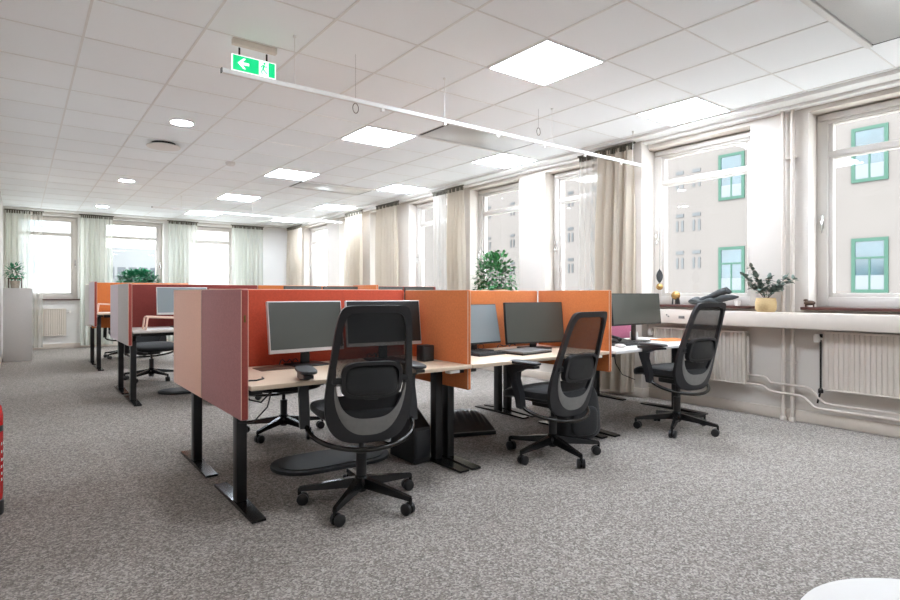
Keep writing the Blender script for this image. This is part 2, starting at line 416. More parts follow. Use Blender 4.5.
# ---------------- radiators
def radiator(name, w, h, label):
    t = thing(name, label, 'radiator', group='panel radiators')
    m = MB(); n = int(w / .036); p = w / n
    pts = []
    for i in range(n):
        y = -w / 2 + i * p
        pts += [(-.0, y), (-.0, y + p * .35), (.012, y + p * .5), (.012, y + p * .85)]
    pts.append((0, w / 2))
    poly = [(x, y, 0) for x, y in pts] + [(.03, w / 2, 0), (.03, -w / 2, 0)]
    m.prism(poly, (0, 0, h)); m.build('radiator_panel', M_['rad'], t, smooth=False)
    B(-.006, .075, -w / 2, w / 2, h, h + .018, .003).build('top_grille', M_['rad'], t); B(-.006, .05, -w / 2, w / 2, -.012, 0, .004).build('bottom_rail', M_['rad'], t)
    m = MB(); m.box(.05, .075, -w / 2, w / 2, .02, h - .02); m.build('rear_panel', M_['rad'], t, smooth=False)
    m = MB(); m.cyl((.03, w / 2 + .05, h - .05), (.03, w / 2, h - .05), .01); m.lathe([(.02, 0), (.026, .01), (.026, .05), (.018, .07)], (.03, w / 2 + .055, h - .08), 16)
    m.build('thermostat_valve', M_['white'], t)
    return t
r0 = radiator('radiator', .95, .46, 'white ribbed radiator at the right edge of the photo')
r0.location = (5.33, 1.43, .325)
r1 = dup(r0, (5.33, 3.02, .29), 0, 'white ribbed radiator behind the rightmost office chair')
# mirrored valve for near radiator placed via flip is not needed
r2 = dup(r0, (5.33, 4.72, .29), 0, 'white ribbed radiator past the projecting pier, seen under the desks')
rf = radiator('radiator', .62, .52, 'white ribbed radiator under the far left window'); rf.location = (.42, 13.84, .27); rf.rotation_euler = (0, 0, PI / 2)
# fix direction of far radiator's valve (local +y maps to -x): turn so that the valve is on the right
rf.rotation_euler = (0, 0, -PI / 2); rf.location = (.44, 13.86, .27)
rf.scale = (-1, 1, 1)
rf2 = dup(rf, (1.95, 13.86, .27), -PI / 2, 'white ribbed radiator under the far middle window')

# ---------------- pipes
def pipe(name, paths, r, label):
    m = MB()
    for p in paths: m.tube(p, r, 10)
    return tag(m.build(name, M_['pipe']), label, 'pipe')
t = thing('riser_pipes', 'pair of white vertical heating pipes between the two nearest windows', 'pipe', (5.39, 2.2, 0))
for dy in (-.038, .038):
    m = MB(); m.cyl((0, dy, 0), (0, dy, .82), .016, 12); m.cyl((0, dy, .953), (0, dy, 2.72), .016, 12); m.build('pipe', M_['pipe'], t)
m = MB()
for dy in (-.038, .038): m.lathe([(.028, 0), (.028, .02), (.018, .035)], (0, dy, 0), 14)
m.build('floor_collar', M_['pipe'], t)
for z_ in (2.3, .5): B(.0, .04, -.06, .06, z_, z_ + .015).build('pipe_bracket', M_['pipe'], t)
P = lambda y, z: (5.37, y, z)
pipe('heating_pipe', [[P(2.535, .72), P(2.535, .40), P(2.525, .375), P(2.5, .365), P(2.40, .365), P(2.375, .355), P(2.35, .33), P(2.33, .315), P(2.05, .315), P(2.01, .30), P(1.93, .215), P(1.9, .195), P(1.85, .19), P(-1.8, .19)]], .011, 'thin white heating pipe bending down from the radiator valve, upper of two')
pipe('heating_pipe', [[P(2.56, .285), P(2.42, .285), P(2.39, .275), P(2.35, .245), P(2.3, .235), P(2.1, .235), P(2.06, .22), P(1.99, .155), P(1.95, .145), P(1.9, .145), P(-1.8, .145)]], .011, 'thin white heating pipe close above the skirting, lower of two')
m = MB(); m.tube([(5.37, 1.935, .74), (5.37, 1.935, .30), (5.37, 1.96, .19)], .008, 8); m.cyl((5.37, 1.97, .76), (5.37, 1.9, .76), .016); m.lathe([(.02, 0), (.02, .03), (.012, .04)], (5.37, 1.935, .28), 12)
tag(m.build('radiator_valve', M_['alu']), 'slim grey metal valve pipe at the left end of the nearest radiator', 'valve')

# ---------------- ceiling lights
def panel_light(label):
    t = thing('ceiling_light', label, 'ceiling light', group='square ceiling panels')
    m = MB()
    for q in ((-.3, .3, -.3, -.283), (-.3, .3, .283, .3), (-.3, -.283, -.283, .283), (.283, .3, -.283, .283)): m.box(*q, -.012, 0)
    m.build('lamp_rim', M_['lampf'], t, smooth=False)
    B(-.283, .283, -.283, .283, -.008, 0).build('diffuser', M_['lamp'], t, smooth=False)
    return t
LX = (TX + .6 * 4 + .3, TX + .6 * 7 + .3); LJ = (-6, -2, 2, 6, 10, 14)
lab = {(0, -2): 'nearest square lit panel, left of the two biggest', (1, -2): 'nearest square lit panel of the row by the windows', (0, 2): 'second lit panel of the inner row, above the middle of the room',
       (1, 2): 'second lit panel of the row by the windows, beside the metal ceiling beam', (0, 6): 'third lit panel of the inner row', (1, 6): 'third lit panel of the row by the windows',
       (0, 10): 'fourth lit panel of the inner row', (1, 10): 'fourth lit panel of the row by the windows', (0, 14): 'farthest lit panel of the inner row, before the far wall', (1, 14): 'farthest lit panel of the row by the windows',
       (0, -6): 'lit panel of the inner row behind the viewer', (1, -6): 'lit panel of the window row behind the viewer'}
L0 = None
for i, x in enumerate(LX):
    for j in LJ:
        y = TY + .6 * j + .3
        if L0 is None: L0 = panel_light(lab[(i, j)]); L0.location = (x, y, H)
        else: dup(L0, (x, y, H), 0, lab[(i, j)])
def downlight(label):
    t = thing('ceiling_downlight', label, 'downlight', group='round downlights')
    MB().lathe([(.115, 0), (.115, -.01), (.098, -.014), (.098, 0)]).build('lamp_rim', M_['lampf'], t)
    MB().lathe([(.096, -.002), (.094, -.012), (.02, -.014)]).build('diffuser', M_['spot'], t)
    return t
d0 = downlight('round white downlight nearest, left of the exit sign'); d0.location = (1.25, 5.95, H)
dup(d0, (1.25, 9.5, H), 0, 'round white downlight second away down the aisle'); dup(d0, (1.25, 12.6, H), 0, 'round white downlight farthest away near the far wall')
dup(d0, (1.25, 2.35, H), 0, 'round white downlight above the aisle beside the viewer')

def beam(label):
    t = thing('ceiling_beam_vent', label, 'vent', group='metal ceiling ventilation beams')
    B(-.578, .578, -.255, .255, -.012, 0, .003).build('metal_panel', M_['vent'], t)
    for a, b in ((-.3, -.262), (.262, .3)): B(-.6, .6, a, b, -.02, 0, .003).build('side_rail', M_['tbar'], t)
    for a, b in ((-.6, -.58), (.58, .6)): B(a, b, -.262, .262, -.009, 0).build('air_slot', M_['dark'], t, smooth=False)
    return t
bx_ = TX + .6 * 5 + .6
b0 = beam('grey metal ventilation beam cut by the top right corner'); b0.location = (bx_, 1.06, H)
dup(b0, (bx_, 4.66, H), 0, 'grey metal ventilation beam between the second pair of lit panels'); dup(b0, (bx_, 8.26, H), 0, 'farther grey metal ventilation beam beyond the third lit panels')
t = thing('ceiling_air_diffuser', 'round white air diffuser disc with a dark gap beside the downlight', 'vent', (1.27, 6.93, H))
MB().lathe([(.12, 0), (.12, -.035), (.02, -.035)]).build('neck', M_['dark'], t)
MB().lathe([(.16, -.03), (.175, -.036), (.17, -.045), (.05, -.05)]).build('disc', M_['white'], t)
t = thing('smoke_detector', 'small white smoke detector on the ceiling grid left of the lit panels', 'smoke detector', (2.13, 7.43, H))
MB().lathe([(.06, 0), (.06, -.015), (.045, -.04), (.02, -.045)]).build('housing', M_['white'], t)
MB().lathe([(.05, -.016), (.052, -.02), (.048, -.024)]).build('sensor_slot', M_['dark'], t)
for x, y, lb in ((1.466, 3.52, 'small grey suspension clip on a ceiling bar near the exit sign'),):
    pass

# suspended rails
def rail(x0, x1, y, z, name, label, r=.014):
    t = thing(name, label, 'rail', (0, y, z))
    B(x0, x1, -r, r, -r, r, .003).build('rail_profile', M_['tbar'], t)
    k = x0 + .45; 
    m = MB()
    while k < x1: m.cyl((k, 0, r), (k, 0, H - z), .0025, 6); m.lathe([(.012, H - z - .012), (.012, H - z)], (k, 0, 0), 8); k += 1.2
    m.build('suspension_wire', M_['tbar'], t)
    k = x0 + 1.1
    while k < x1: B(k - .012, k + .012, -.01, .01, -r - .022, -r, .003).build('rail_clip', M_['white'], t); k += .55
    B(x0 - .006, x0, -r, r, -r, r).build('end_cap', M_['alu'], t, smooth=False)
rail(.96, 5.30, 3.52, 2.445, 'suspended_rail', 'thin white rail hanging from the ceiling over the nearest desks')
rail(1.75, 5.2, 10.5, 2.545, 'suspended_rail', 'thin white rail hanging over the farthest desks')
for x, y, z, lb in ((1.857, 3.54, 2.40, 'thin grey ring hanging below the rail, right of the exit sign'), (3.72, 3.6, 2.57, 'thin grey ring hanging above the rail near the windows')):
    m = MB(); m.tube([(x + .022 * math.cos(a), y, z + .034 * math.sin(a)) for a in [2 * PI * k / 20 for k in range(20)]], .0025, 6, closed=True)
    m.cyl((x, y, z + .034), (x, y, H), .0007, 5)
    tag(m.build('hanging_ring', M_['alu']), lb, 'ring')

# exit sign
t = thing('exit_sign', 'green and white emergency exit sign hanging from the ceiling, arrow pointing left', 'exit sign', (1.238, 3.79, 0))
m = MB(); m.box(-.14, .15, -.02, .02, H - .042, H, .004); m.build('mounting_box', M_['signb'], t)
m = MB(); m.cyl((-.095, 0, 2.672), (-.095, 0, 2.72), .006); m.cyl((.085, 0, 2.672), (.085, 0, 2.72), .006); m.build('hanger', M_['alu'], t)
pl = B(-.145, .145, -.006, .006, 2.562, 2.672, .002).build('sign_panel', M_['signw'], t)
m = MB(); m.box(-.138, .03, -.009, -.006, 2.569, 2.665); m.box(.095, .138, -.009, -.006, 2.569, 2.665); m.build('green_field', M_['signg'], pl, smooth=False)
m = MB(); cz = 2.618; yy = -.0095
m.prism([(-.108, yy, cz), (-.072, yy, cz + .034), (-.056, yy, cz + .034), (-.078, yy, cz + .008), (-.035, yy, cz + .008), (-.035, yy, cz - .008), (-.078, yy, cz - .008), (-.056, yy, cz - .034), (-.072, yy, cz - .034)], (0, -.002, 0))
m.build('arrow', M_['signw'], pl, smooth=False)
m = MB(); m.lathe([(.008, 0), (.008, .002)], (0, 0, 0), 14)
for v in m.bm.verts: v.co = Vector((.067 + v.co.x, -.0095 - v.co.z, 2.652 + v.co.y))
def limb(pts, w=.004): m.tube([(x, -.0085, z) for x, z in pts], w, 6)
limb([(.064, 2.641), (.058, 2.612)], .0065); limb([(.064, 2.639), (.05, 2.634), (.044, 2.622)]); limb([(.064, 2.638), (.076, 2.63), (.084, 2.636)])
limb([(.058, 2.612), (.048, 2.6), (.052, 2.58)]); limb([(.06, 2.612), (.072, 2.6), (.086, 2.588)])
m.build('running_figure', M_['signg'], pl)

# ---------------- curtains
def curtain(name, x0, x1, along, pos, mt, label, zlo=.05, zhi=2.70, amp=.045, waves=7, sway=0, pinch=0, part=True, seed=0):
    rnd = random.Random(seed); ph = [rnd.uniform(0, 6.28) for _ in range(4)]
    t = thing(name, label, 'curtain', group='sheer curtains')
    w = x1 - x0; cx = (x0 + x1) / 2
    def f(u, v):
        z = zhi - (zhi - zlo) * v
        k = 1 - pinch * math.sin(min(1, v * 1.1) * PI)
        a = cx + (u - .5) * w * k + sway * v * v
        d = amp * (.35 + .65 * min(1, v * 3)) * (math.sin(u * waves * 2 * PI + ph[0] + .7 * v * math.sin(ph[1])) + .4 * math.sin(u * waves * 4.3 * PI + ph[2] + v))
        return (a, pos + d, z) if along == 'x' else (pos + d, a, z)
    m = MB(); m.grid(f, waves * 12, 24); m.build('drape', mt, t)
    m = MB()
    n = int(w / .035)
    for i in range(n):
        a = x0 + (i + .5) * w / n
        q = .011
        if along == 'x': m.box(a - q, a + q, pos - .016, pos + .016, zhi - .045, zhi + .012, .003)
        else: m.box(pos - .016, pos + .016, a - q, a + q, zhi - .045, zhi + .012, .003)
    m.build('header_tape', M_['head'], t)
    m = MB()
    if along == 'x': m.box(x0 - .02, x1 + .02, pos - .01, pos + .01, zhi + .012, zhi + .03)
    else: m.box(pos - .01, pos + .01, x0 - .02, x1 + .02, zhi + .012, zhi + .03)
    m.build('curtain_track', M_['head'], t, smooth=False)
    return t
curtain('curtain', 3.66, 4.14, 'y', 5.22, M_['curt'], 'beige sheer curtain gathered on the projecting pier, nearest of all curtains', waves=4, sway=.03, seed=1, zhi=2.7, amp=.06)
curtain('curtain', 4.16, 4.42, 'y', 5.25, M_['curs'], 'very thin translucent curtain edge hanging just left of the nearest beige one', waves=3, seed=2, amp=.02)
curtain('curtain', 6.64, 7.04, 'y', 5.26, M_['curt'], 'beige sheer curtain right behind the trailing window plant', waves=4, seed=3, sway=-.06)
curtain('curtain', 7.08, 7.42, 'y', 5.27, M_['curs'], 'very thin translucent curtain edge beside the trailing window plant', waves=3, seed=4, amp=.02)
curtain('curtain', 8.45, 9.2, 'y', 5.26, M_['curt'], 'darker beige curtain on the window wall, third from the viewer', waves=6, seed=5, amp=.04)
curtain('curtain', 9.8, 10.5, 'y', 5.28, M_['curt'], 'beige curtain on the window wall, fourth from the viewer', waves=6, seed=6)
curtain('curtain', 12.75, 13.65, 'y', 5.28, M_['curt'], 'beige curtain on the window wall in the far corner', waves=7, seed=7)
curtain('curtain', -.21, .17, 'x', 13.78, M_['curg'], 'pale green sheer curtain at far left above the white cabinet', waves=4, seed=8, zhi=2.7)
curtain('curtain', .2, .36, 'x', 13.8, M_['curs'], 'very thin translucent curtain edge over the far left window', waves=2, seed=9, amp=.02)
curtain('curtain', .98, 1.56, 'x', 13.78, M_['curg'], 'pale green sheer curtain between the far left and middle windows', waves=6, seed=10)
curtain('curtain', 2.62, 3.22, 'x', 13.78, M_['curg'], 'pale sheer curtain between the far middle and right windows', waves=6, seed=11)
curtain('curtain', 3.98, 4.72, 'x', 13.78, M_['curg'], 'pale sheer curtain at the right end of the far wall', waves=7, seed=12)

# ------------------------------------------------------------------ desks and dividers
def desk(top, edge, w, label, zt=.672, d=.74, rowname=None):
    # origin: floor under the front left corner side; x 0..w, y 0 (front) .. d (back)
    t = thing('desk', label, 'desk', group='height adjustable desks')
    m = MB(); m.box(0, w, 0, d, zt - .024, zt, .004); m.build('desktop', top, t)
    for x in (.045, w - .045):
        lg = MB().box(x - .027, x + .027, .29, .355, .02, zt - .03, .004).build('leg', M_['black'], t)
        m = MB(); m.box(x - .028, x + .028, .303, .347, .018, .05); 
        f = MB().prism([(x - .035, .02, .004), (x - .035, d - .05, .004), (x - .035, d - .05, .016), (x - .035, .40, .026), (x - .035, .26, .026), (x - .035, .02, .016)], (.07, 0, 0)).build('foot', M_['alu'] if False else M_['foot'], lg)
        m.bm.free()
        MB().box(x - .03, x + .03, .06, d - .06, zt - .055, zt - .025, .003).build('bracket', M_['black'], t)
    B(.11, w - .11, .30, .34, zt - .075, zt - .03, .003).build('crossbeam', M_['black'], t)
    m = MB(); m.box(w - .17, w - .09, .01, .06, zt - .045, zt - .026, .004); m.build('control_switch', M_['white'], t)
    return t
M_['foot'] = mat('satin_black_foot', (34, 32, 31), .18, .3, noise=.05)

def divider(name, x0, x1, y0, y1, z0, z1, mt, label, edge=None, clip=None, zd=.672):
    cx, cy = (x0 + x1) / 2, (y0 + y1) / 2
    t = thing('desk_divider', label, 'desk divider', (cx, cy, 0), 0, 'fabric desk dividers')
    B(x0 - cx, x1 - cx, y0 - cy, y1 - cy, z0, z1, .006).build('fabric_panel', mt, t)
    m = MB()
    if (x1 - x0) > (y1 - y0):
        m.tube([(x0 - cx + .004, 0, z1 + .001), (x1 - cx - .004, 0, z1 + .001)], .0025, 6)
    else:
        for q in (x0 - cx + .003, x1 - cx - .003): m.tube([(q, y0 - cy + .005, z1 + .0005), (q, y1 - cy - .005, z1 + .0005)], .0018, 6)
        m.box(x0 - cx + .001, x0 - cx + .004, y0 - cy - .002, y0 - cy + .002, z0 + .006, z1 - .006)
        m.box(x1 - cx - .004, x1 - cx - .001, y0 - cy - .002, y0 - cy + .002, z0 + .006, z1 - .006)
    m.build('piping', M_['piping'], t)
    zc_ = zd - .024
    if (x1 - x0) > (y1 - y0):
        for q in (x0 + .3, x1 - .3): B(q - cx - .03, q - cx + .03, -.06, .06, zc_ - .008, zc_ + .0, .001).build('desk_clamp', M_['alu'], t)
    else:
        sg = 1
        for q in (y0 + .15, y1 - .15): B(x1 - cx - .002, x1 - cx + .05, q - cy - .02, q - cy + .02, zc_ - .008, zc_, .001).build('desk_clamp', M_['alu'], t)
    if edge: B(x0 - cx + .003, x1 - cx - .003, y0 - cy - .0025, y0 - cy + .004, z0 + .004, z1 - .004, .002).build('edge_gusset', edge, t)
    if clip: B(-.005, .005, y0 - cy - .004, y0 - cy, z1 - .16, z1 - .125, .002).build('zip_tab', M_['gold'], t)
    return t

PW = 1.37
# bench one (nearest): front row faces away from the viewer (users sit on the near side)
dk = desk(M_['birch'], M_['birche'], PW, 'birch topped desk in front of the nearest office chair'); dk.location = (.885, 2.75, 0)
dkB = dup(dk, (2.262, 2.75, 0), 0, 'birch topped desk in the middle, at the second office chair')
dkC = desk(M_['wtop'], M_['wtop'], 1.40, 'white topped desk by the radiators, at the rightmost chair'); dkC.location = (3.66, 2.72, 0)
dkA2 = dup(dk, (.885 + PW, 4.315, 0), PI, 'birch desk back to back with the nearest desk, behind the brick red divider')
dkB2 = dup(dk, (2.262 + PW, 4.315, 0), PI, 'birch desk behind the middle orange divider')
dkC2 = dup(dkC, (3.66 + 1.40, 4.315, 0), PI, 'white desk behind the white topped desk, next to the projecting pier')
divider('d', .845, .882, 2.78, 3.525, .505, 1.138, M_['mauve'], 'mauve end divider nearest the aisle with a maroon edge', M_['mauve_e'], True)
divider('d', .845, .882, 3.532, 4.27, .505, 1.138, M_['pinkf'], 'salmon pink end divider just behind the mauve one')
divider('d', .886, 2.232, 3.508, 3.545, .62, 1.141, M_['red'], 'long brick red divider behind the nearest monitors')
divider('d', 2.236, 2.262, 2.775, 3.5, .512, 1.138, M_['orange2'], 'burnt orange side divider between the nearest desk and the middle desk', M_['orange'])
divider('d', 2.266, 3.611, 3.508, 3.545, .62, 1.138, M_['orange'], 'bright orange divider behind the monitors of the middle desk')
divider('d', 3.612, 3.642, 2.75, 3.5, .512, 1.14, M_['orange'], 'bright orange side divider between the middle desk and the white desk', M_['orange'])
divider('d', 3.68, 5.04, 3.508, 3.545, .60, .80, M_['magenta'], 'low magenta divider behind the monitor on the white desk')
divider('d', 2.236, 2.262, 3.55, 4.27, .512, 1.13, M_['orange2'], 'orange side divider on the rear side behind the brick red one')
# bench two
Y2 = 7.07; Z2 = .07
dk2 = desk(M_['gtop'], M_['gtop'], PW, 'grey topped desk of the second bench at the aisle, beside the maroon divider', zt=.745); dk2.location = (.885, Y2 - .76, 0)
dup(dk2, (.885 + PW, Y2 + .78, 0), PI, 'grey topped desk on the rear side of the second bench at the aisle')
dup(dk2, (2.262, Y2 - .76, 0), 0, 'desk of the second bench hidden behind the brick red divider')
dup(dk2, (3.64, Y2 - .76, 0), 0, 'desk of the second bench nearest the window wall')
divider('d', .845, .88, 6.33, 7.05, .60, 1.212, M_['greyf'], 'stone grey end divider of the second bench with a dull red edge', M_['mauve_e'])
divider('d', .845, .88, 7.058, 7.7, .60, 1.212, M_['lav'], 'lavender end divider of the second bench, behind the grey one')
divider('d', .885, 2.35, Y2 - .018, Y2 + .018, .68, 1.215, M_['maroon'], 'maroon divider of the second bench behind the pale monitor')
divider('d', 2.36, 3.66, Y2 - .018, Y2 + .018, .68, 1.215, M_['orange'], 'orange divider strip peeking over the brick red divider, left of the dark screens')
divider('d', 3.69, 5.06, Y2 - .018, Y2 + .018, .68, 1.215, M_['maroon'], 'dark red divider peeking over the burnt orange one, at the right end')
divider('d', 3.655, 3.683, 6.4, 7.05, .60, 1.225, M_['orange'], 'small orange side divider end rising between dark screens of the second bench')
# bench three
Y3 = 10.28
dk3 = desk(M_['birch'], M_['birche'], PW, 'birch desk of the farthest bench at the aisle', zt=.83); dk3.location = (.885, Y3 - .78, 0)
dup(dk3, (.885 + PW, Y3 + .80, 0), PI, 'birch desk on the rear side of the farthest bench')
divider('d', .845, .88, 9.5, 10.27, .64, 1.285, M_['lav'], 'pale lavender end divider of the farthest bench', M_['mauve_e'])
divider('d', .845, .88, 10.28, 10.98, .60, 1.25, M_['whitef'], 'off white end divider at the very back of the farthest bench')
divider('d', .885, 2.26, Y3 - .018, Y3 + .018, .58, 1.28, M_['orange'], 'orange divider of the farthest bench below the bushy green plant')

# ------------------------------------------------------------------ monitors
def monitor(w, h, case, scr, chin, label, zb=.10, tilt=8, name='monitor'):
    # origin on desk; faces -y
    t = thing(name, label, 'monitor', group='flat monitors on the desks')
    m = MB(); T = Matrix.Translation((0, 0, zb)) @ Matrix.Rotation(R(-tilt), 4, 'X'); m.T = T
    m.box(-w / 2, w / 2, -.01, .016, 0, h, .004); m.box(-w * .3, w * .3, .016, .035, h * .25, h * .75, .008)
    m.build('display_case', case, t)
    m = MB(); m.T = T; m.box(-w / 2 + .007, w / 2 - .007, -.0118, -.010, chin, h - .007); m.build('screen', scr, t, smooth=False)
    m = MB(); m.box(-.03, .03, .035, .05, .01, zb + h * .5, .004); m.build('stand_neck', M_['mblack'], t)
    m = MB(); m.box(-.11, .11, -.07, .12, 0, .012, .005); m.build('stand_base', M_['mblack'], t)
    return t
ma = monitor(.50, .315, M_['mframe'], M_['screen'], .022, 'silver framed monitor with a grey green screen, left one on the nearest desk', zb=.085)
ma.location = (1.425, 3.34, .672); ma.rotation_euler = (0, 0, R(4))
mb = monitor(.53, .30, M_['mframe'], M_['screend'], .022, 'silver framed dark monitor half hidden behind the nearest chair', zb=.10); mb.location = (1.935, 3.27, .672); mb.rotation_euler = (0, 0, R(-8))
mB1 = monitor(.50, .31, M_['mblack'], M_['screenb'], .012, 'tilted monitor with a painted-in pale blue reflection, left one on the middle desk', zb=.055, tilt=12)
mB1.location = (2.80, 3.35, .672); mB1.rotation_euler = (0, 0, R(4))
mB2 = monitor(.545, .33, M_['mblack'], M_['screen'], .012, 'black framed monitor in front of the bright orange divider', zb=.045, tilt=7)
mB2.location = (3.312, 3.235, .672); mB2.rotation_euler = (0, 0, R(-13))
mC = monitor(.74, .29, M_['mblack'], M_['screen'], .012, 'black framed monitor on the white desk beside the window wall', zb=.155, tilt=5)
mC.location = (4.54, 3.14, .672)
mC2 = dup(ma, (4.2, 3.44, .75), R(30), 'pale monitor edge between the orange divider and the black monitor'); mC2.location = (4.17, 3.38, .75)
bpy.data.objects.remove(mC2.children[0], do_unlink=True) if False else None
# second bench
m2 = monitor(.52, .30, M_['mframe'], M_['screenb'], .02, 'pale monitor on the second bench, left of the salmon pink divider', zb=.14)
m2.location = (1.44, 6.8, .745)
for i, (x, lb) in enumerate(((2.86, 'dark screen top showing above the brick red divider, left of a pair'), (3.38, 'dark screen top showing above the brick red divider, right of a pair'),
                             (4.1, 'dark screen top showing above the burnt orange divider, left of a pair'), (4.63, 'dark screen top showing above the burnt orange divider, right of a pair'))):
    if i == 0: mm = monitor(.50, .31, M_['mblack'], M_['screen'], .012, lb, zb=.152, tilt=3); mm.location = (x, 6.85, .745)
    else: dup(mm, (x, 6.85, .745), 0, lb)

# ------------------------------------------------------------------ office chairs
def chair(label, dz=0, base_rot=0, rear=False):
    t = thing('office_chair', label, 'office chair', group='mesh backed office chairs')
    zlo, zhi = .305, 1.0
    def yb(x, z):
        s_ = max(0, (z - zlo) / (zhi - zlo))
        return -.165 - .17 * s_ ** 1.35 + .75 * x * x * (1 - .3 * s_)
    def hw(z):
        s_ = max(0, min(1, (z - zlo) / (zhi - zlo)))
        return .238 - .030 * s_ - .034 * s_ * s_
    def outline(z0, z1, inset, nt, nb, N=64):
        pts = []; zc = z0 + (z1 - z0) * .5; hz = (z1 - z0) / 2
        for k in range(N):
            a = 2 * PI * k / N; cs, sn = math.cos(a), math.sin(a); e = 2 / (nt if sn > 0 else nb)
            X = math.copysign(abs(cs) ** e, cs); Z = math.copysign(abs(sn) ** (2 / (nt if sn > 0 else nb)), sn)
            z = zc + Z * hz; x = X * (hw(z) - inset(z))
            pts.append((x, z))
        return pts
    ins = lambda z: .032 + .032 * max(0, min(1, (.70 - z) / .3))
    O = outline(zlo, zhi, lambda z: 0, 11, 3.4); I = outline(.43, .965, ins, 9, 3.0)
    P3 = lambda q: [(x, yb(x, z), z + dz) for x, z in q]
    MB().ring(P3(O), P3(I), .012, -.014).build('backrest_frame', M_['shell'], t)
    N = 64; k0, k1 = 34, 62
    I2 = outline(.43 - .085, .965 + .05, lambda z: ins(z) - .034, 7, 2.6)
    m = MB(); A = [(I[k][0] * 1.0, I[k][1]) for k in range(k0, k1 + 1)]; Bq = [I2[k] for k in range(k0, k1 + 1)]
    def gf(u, v):
        i = u * (len(A) - 1); i0 = min(int(i), len(A) - 2); f = i - i0
        ax = A[i0][0] * (1 - f) + A[i0 + 1][0] * f; az = A[i0][1] * (1 - f) + A[i0 + 1][1] * f
        bx = Bq[i0][0] * (1 - f) + Bq[i0 + 1][0] * f; bz = Bq[i0][1] * (1 - f) + Bq[i0 + 1][1] * f
        v2 = v * (.25 + .75 * math.sin(PI * u) ** .8); x = ax * (1 - v2) + bx * v2; z = az * (1 - v2) + bz * v2
        return (x, yb(x, z) - .0165 - .004 * math.sin(v * PI), z + dz)
    m.grid(gf, len(A) - 1, 4); m.build('grey_band', M_['cres'], t)
    def panel(za, zb_, off, n=12, pad=0):
        def f(u, v):
            z = za + (zb_ - za) * v
            w = hw(z) - ins(z) + .012
            if z > .93: w -= .03 * ((z - .93) / .04) ** 2
            if z < .50: w -= .06 * ((.50 - z) / .08) ** 2
            x = (u * 2 - 1) * w
            return (x, yb(x, z) + off, z + dz)
        return f
    MB().grid(panel(.60, .971, .004), 16, 20).build('back_mesh', M_['net'], t)
    m = MB(); m.grid(panel(.405, .55, .008), 14, 8); m.build('lower_back_panel', M_['bfab'], t)
    # lumbar pad
    bm2 = MB()
    # build as flattened superellipsoid in xz
    bm2.se((0, 0, 0), (.135, .078, .022), .6, .5, 36, 14, f=lambda p: (p.x, yb(p.x, .63) - .018 - p.z, .63 + dz + p.y))
    bm2.build('lumbar_pad', M_['pad'], t)
    ro = [(.152 * math.copysign(abs(math.cos(a)) ** .5, math.cos(a)), .63 + .094 * math.copysign(abs(math.sin(a)) ** .5, math.sin(a))) for a in [2 * PI * k / 48 for k in range(48)]]
    ri = [(x * .88, .63 + (z - .63) * .82) for x, z in ro]
    MB().ring(P3(ro), P3(ri), .004, -.034).build('lumbar_rim', M_['shell'], t)
    m = MB(); m.box(-.195, .195, -.222, -.208, .615 + dz, .645 + dz, .004); m.box(-.035, .035, -.235, -.2, .53 + dz, .565 + dz, .006); m.build('lumbar_bar', M_['bplast'], t)
    # seat
    def sf(p):
        z = p.z
        yy_ = p.y
        if yy_ > .08: z -= .9 * (yy_ - .08) ** 2
        return (p.x * (1 - .12 * max(0, (-yy_) / .24)), yy_, z - .5 * 0 + dz)
    MB().se((0, .055, .447), (.245, .25, .038), .45, .45, 36, 14, f=sf).build('seat', M_['bfab'], t)
    m = MB(); m.se((0, .04, .41), (.2, .2, .022), .4, .4, 24, 10, f=lambda p: (p.x, p.y, p.z + dz)); m.build('seat_pan', M_['bplast'], t)
    m = MB(); m.box(-.075, .075, -.14, .13, .335 + dz, .40 + dz, .012); m.box(-.03, .03, -.175, -.12, .345 + dz, .385 + dz, .008); m.cyl((.075, .04, .37 + dz), (.2, .04, .37 + dz), .008); m.build('tilt_mechanism', M_['bplast'], t)
    # armrest tube (one loop under the seat) and arms
    pts = []
    for a in [k / 24 for k in range(25)]:
        th = PI + a * PI
        x = .285 * math.cos(th); 
        y = .0 + .235 * math.sin(th) if True else 0
        z = .375 - .095 * (math.sin(a * PI)) ** .8
        pts.append((x, y + .02, z + dz))
    MB().tube(pts, .0125, 10).build('arm_support_tube', M_['alu'], t)
    for s_ in (-1, 1):
        prof = [(.13, .648), (.105, .56), (.06, .45), (.04, .365), (.0, .36), (.008, .45), (.045, .55), (.04, .598), (-.02, .622), (-.12, .634), (-.12, .65)]
        arm = MB().prism([(s_ * .268, y_, z_ + dz) for y_, z_ in prof], (s_ * .05, 0, 0)).build('armrest', M_['shell'], t)
        MB().se((s_ * .29, -.005, .664 + dz), (.048, .13, .012), .5, .5, 24, 10).build('arm_pad', M_['shell'], arm)
    # gas lift and five star base
    m = MB(); m.lathe([(.028, .10), (.028, .27), (.014, .272), (.014, .345 + dz)], (0, 0, 0), 16); m.build('gas_lift', M_['bplast'], t)
    m = MB(); m.lathe([(.024, .065), (.045, .09), (.05, .12), (.034, .15), (.03, .152)], (0, 0, 0), 20)
    casters = []
    for k in range(5):
        a = base_rot + k * 2 * PI / 5; d = Vector((math.cos(a), math.sin(a), 0)); n_ = Vector((-d.y, d.x, 0))
        def q(r, w, z0, z1): return [tuple(d * r + n_ * w + Vector((0, 0, z0))), tuple(d * r - n_ * w + Vector((0, 0, z0))), tuple(d * r - n_ * w * .7 + Vector((0, 0, z1))), tuple(d * r + n_ * w * .7 + Vector((0, 0, z1)))]
        A_, B_ = q(.03, .026, .09, .142), q(.325, .013, .072, .094)
        va = [m._v(p) for p in A_]; vb = [m._v(p) for p in B_]
        m.bm.faces.new(va); m.bm.faces.new(vb[::-1])
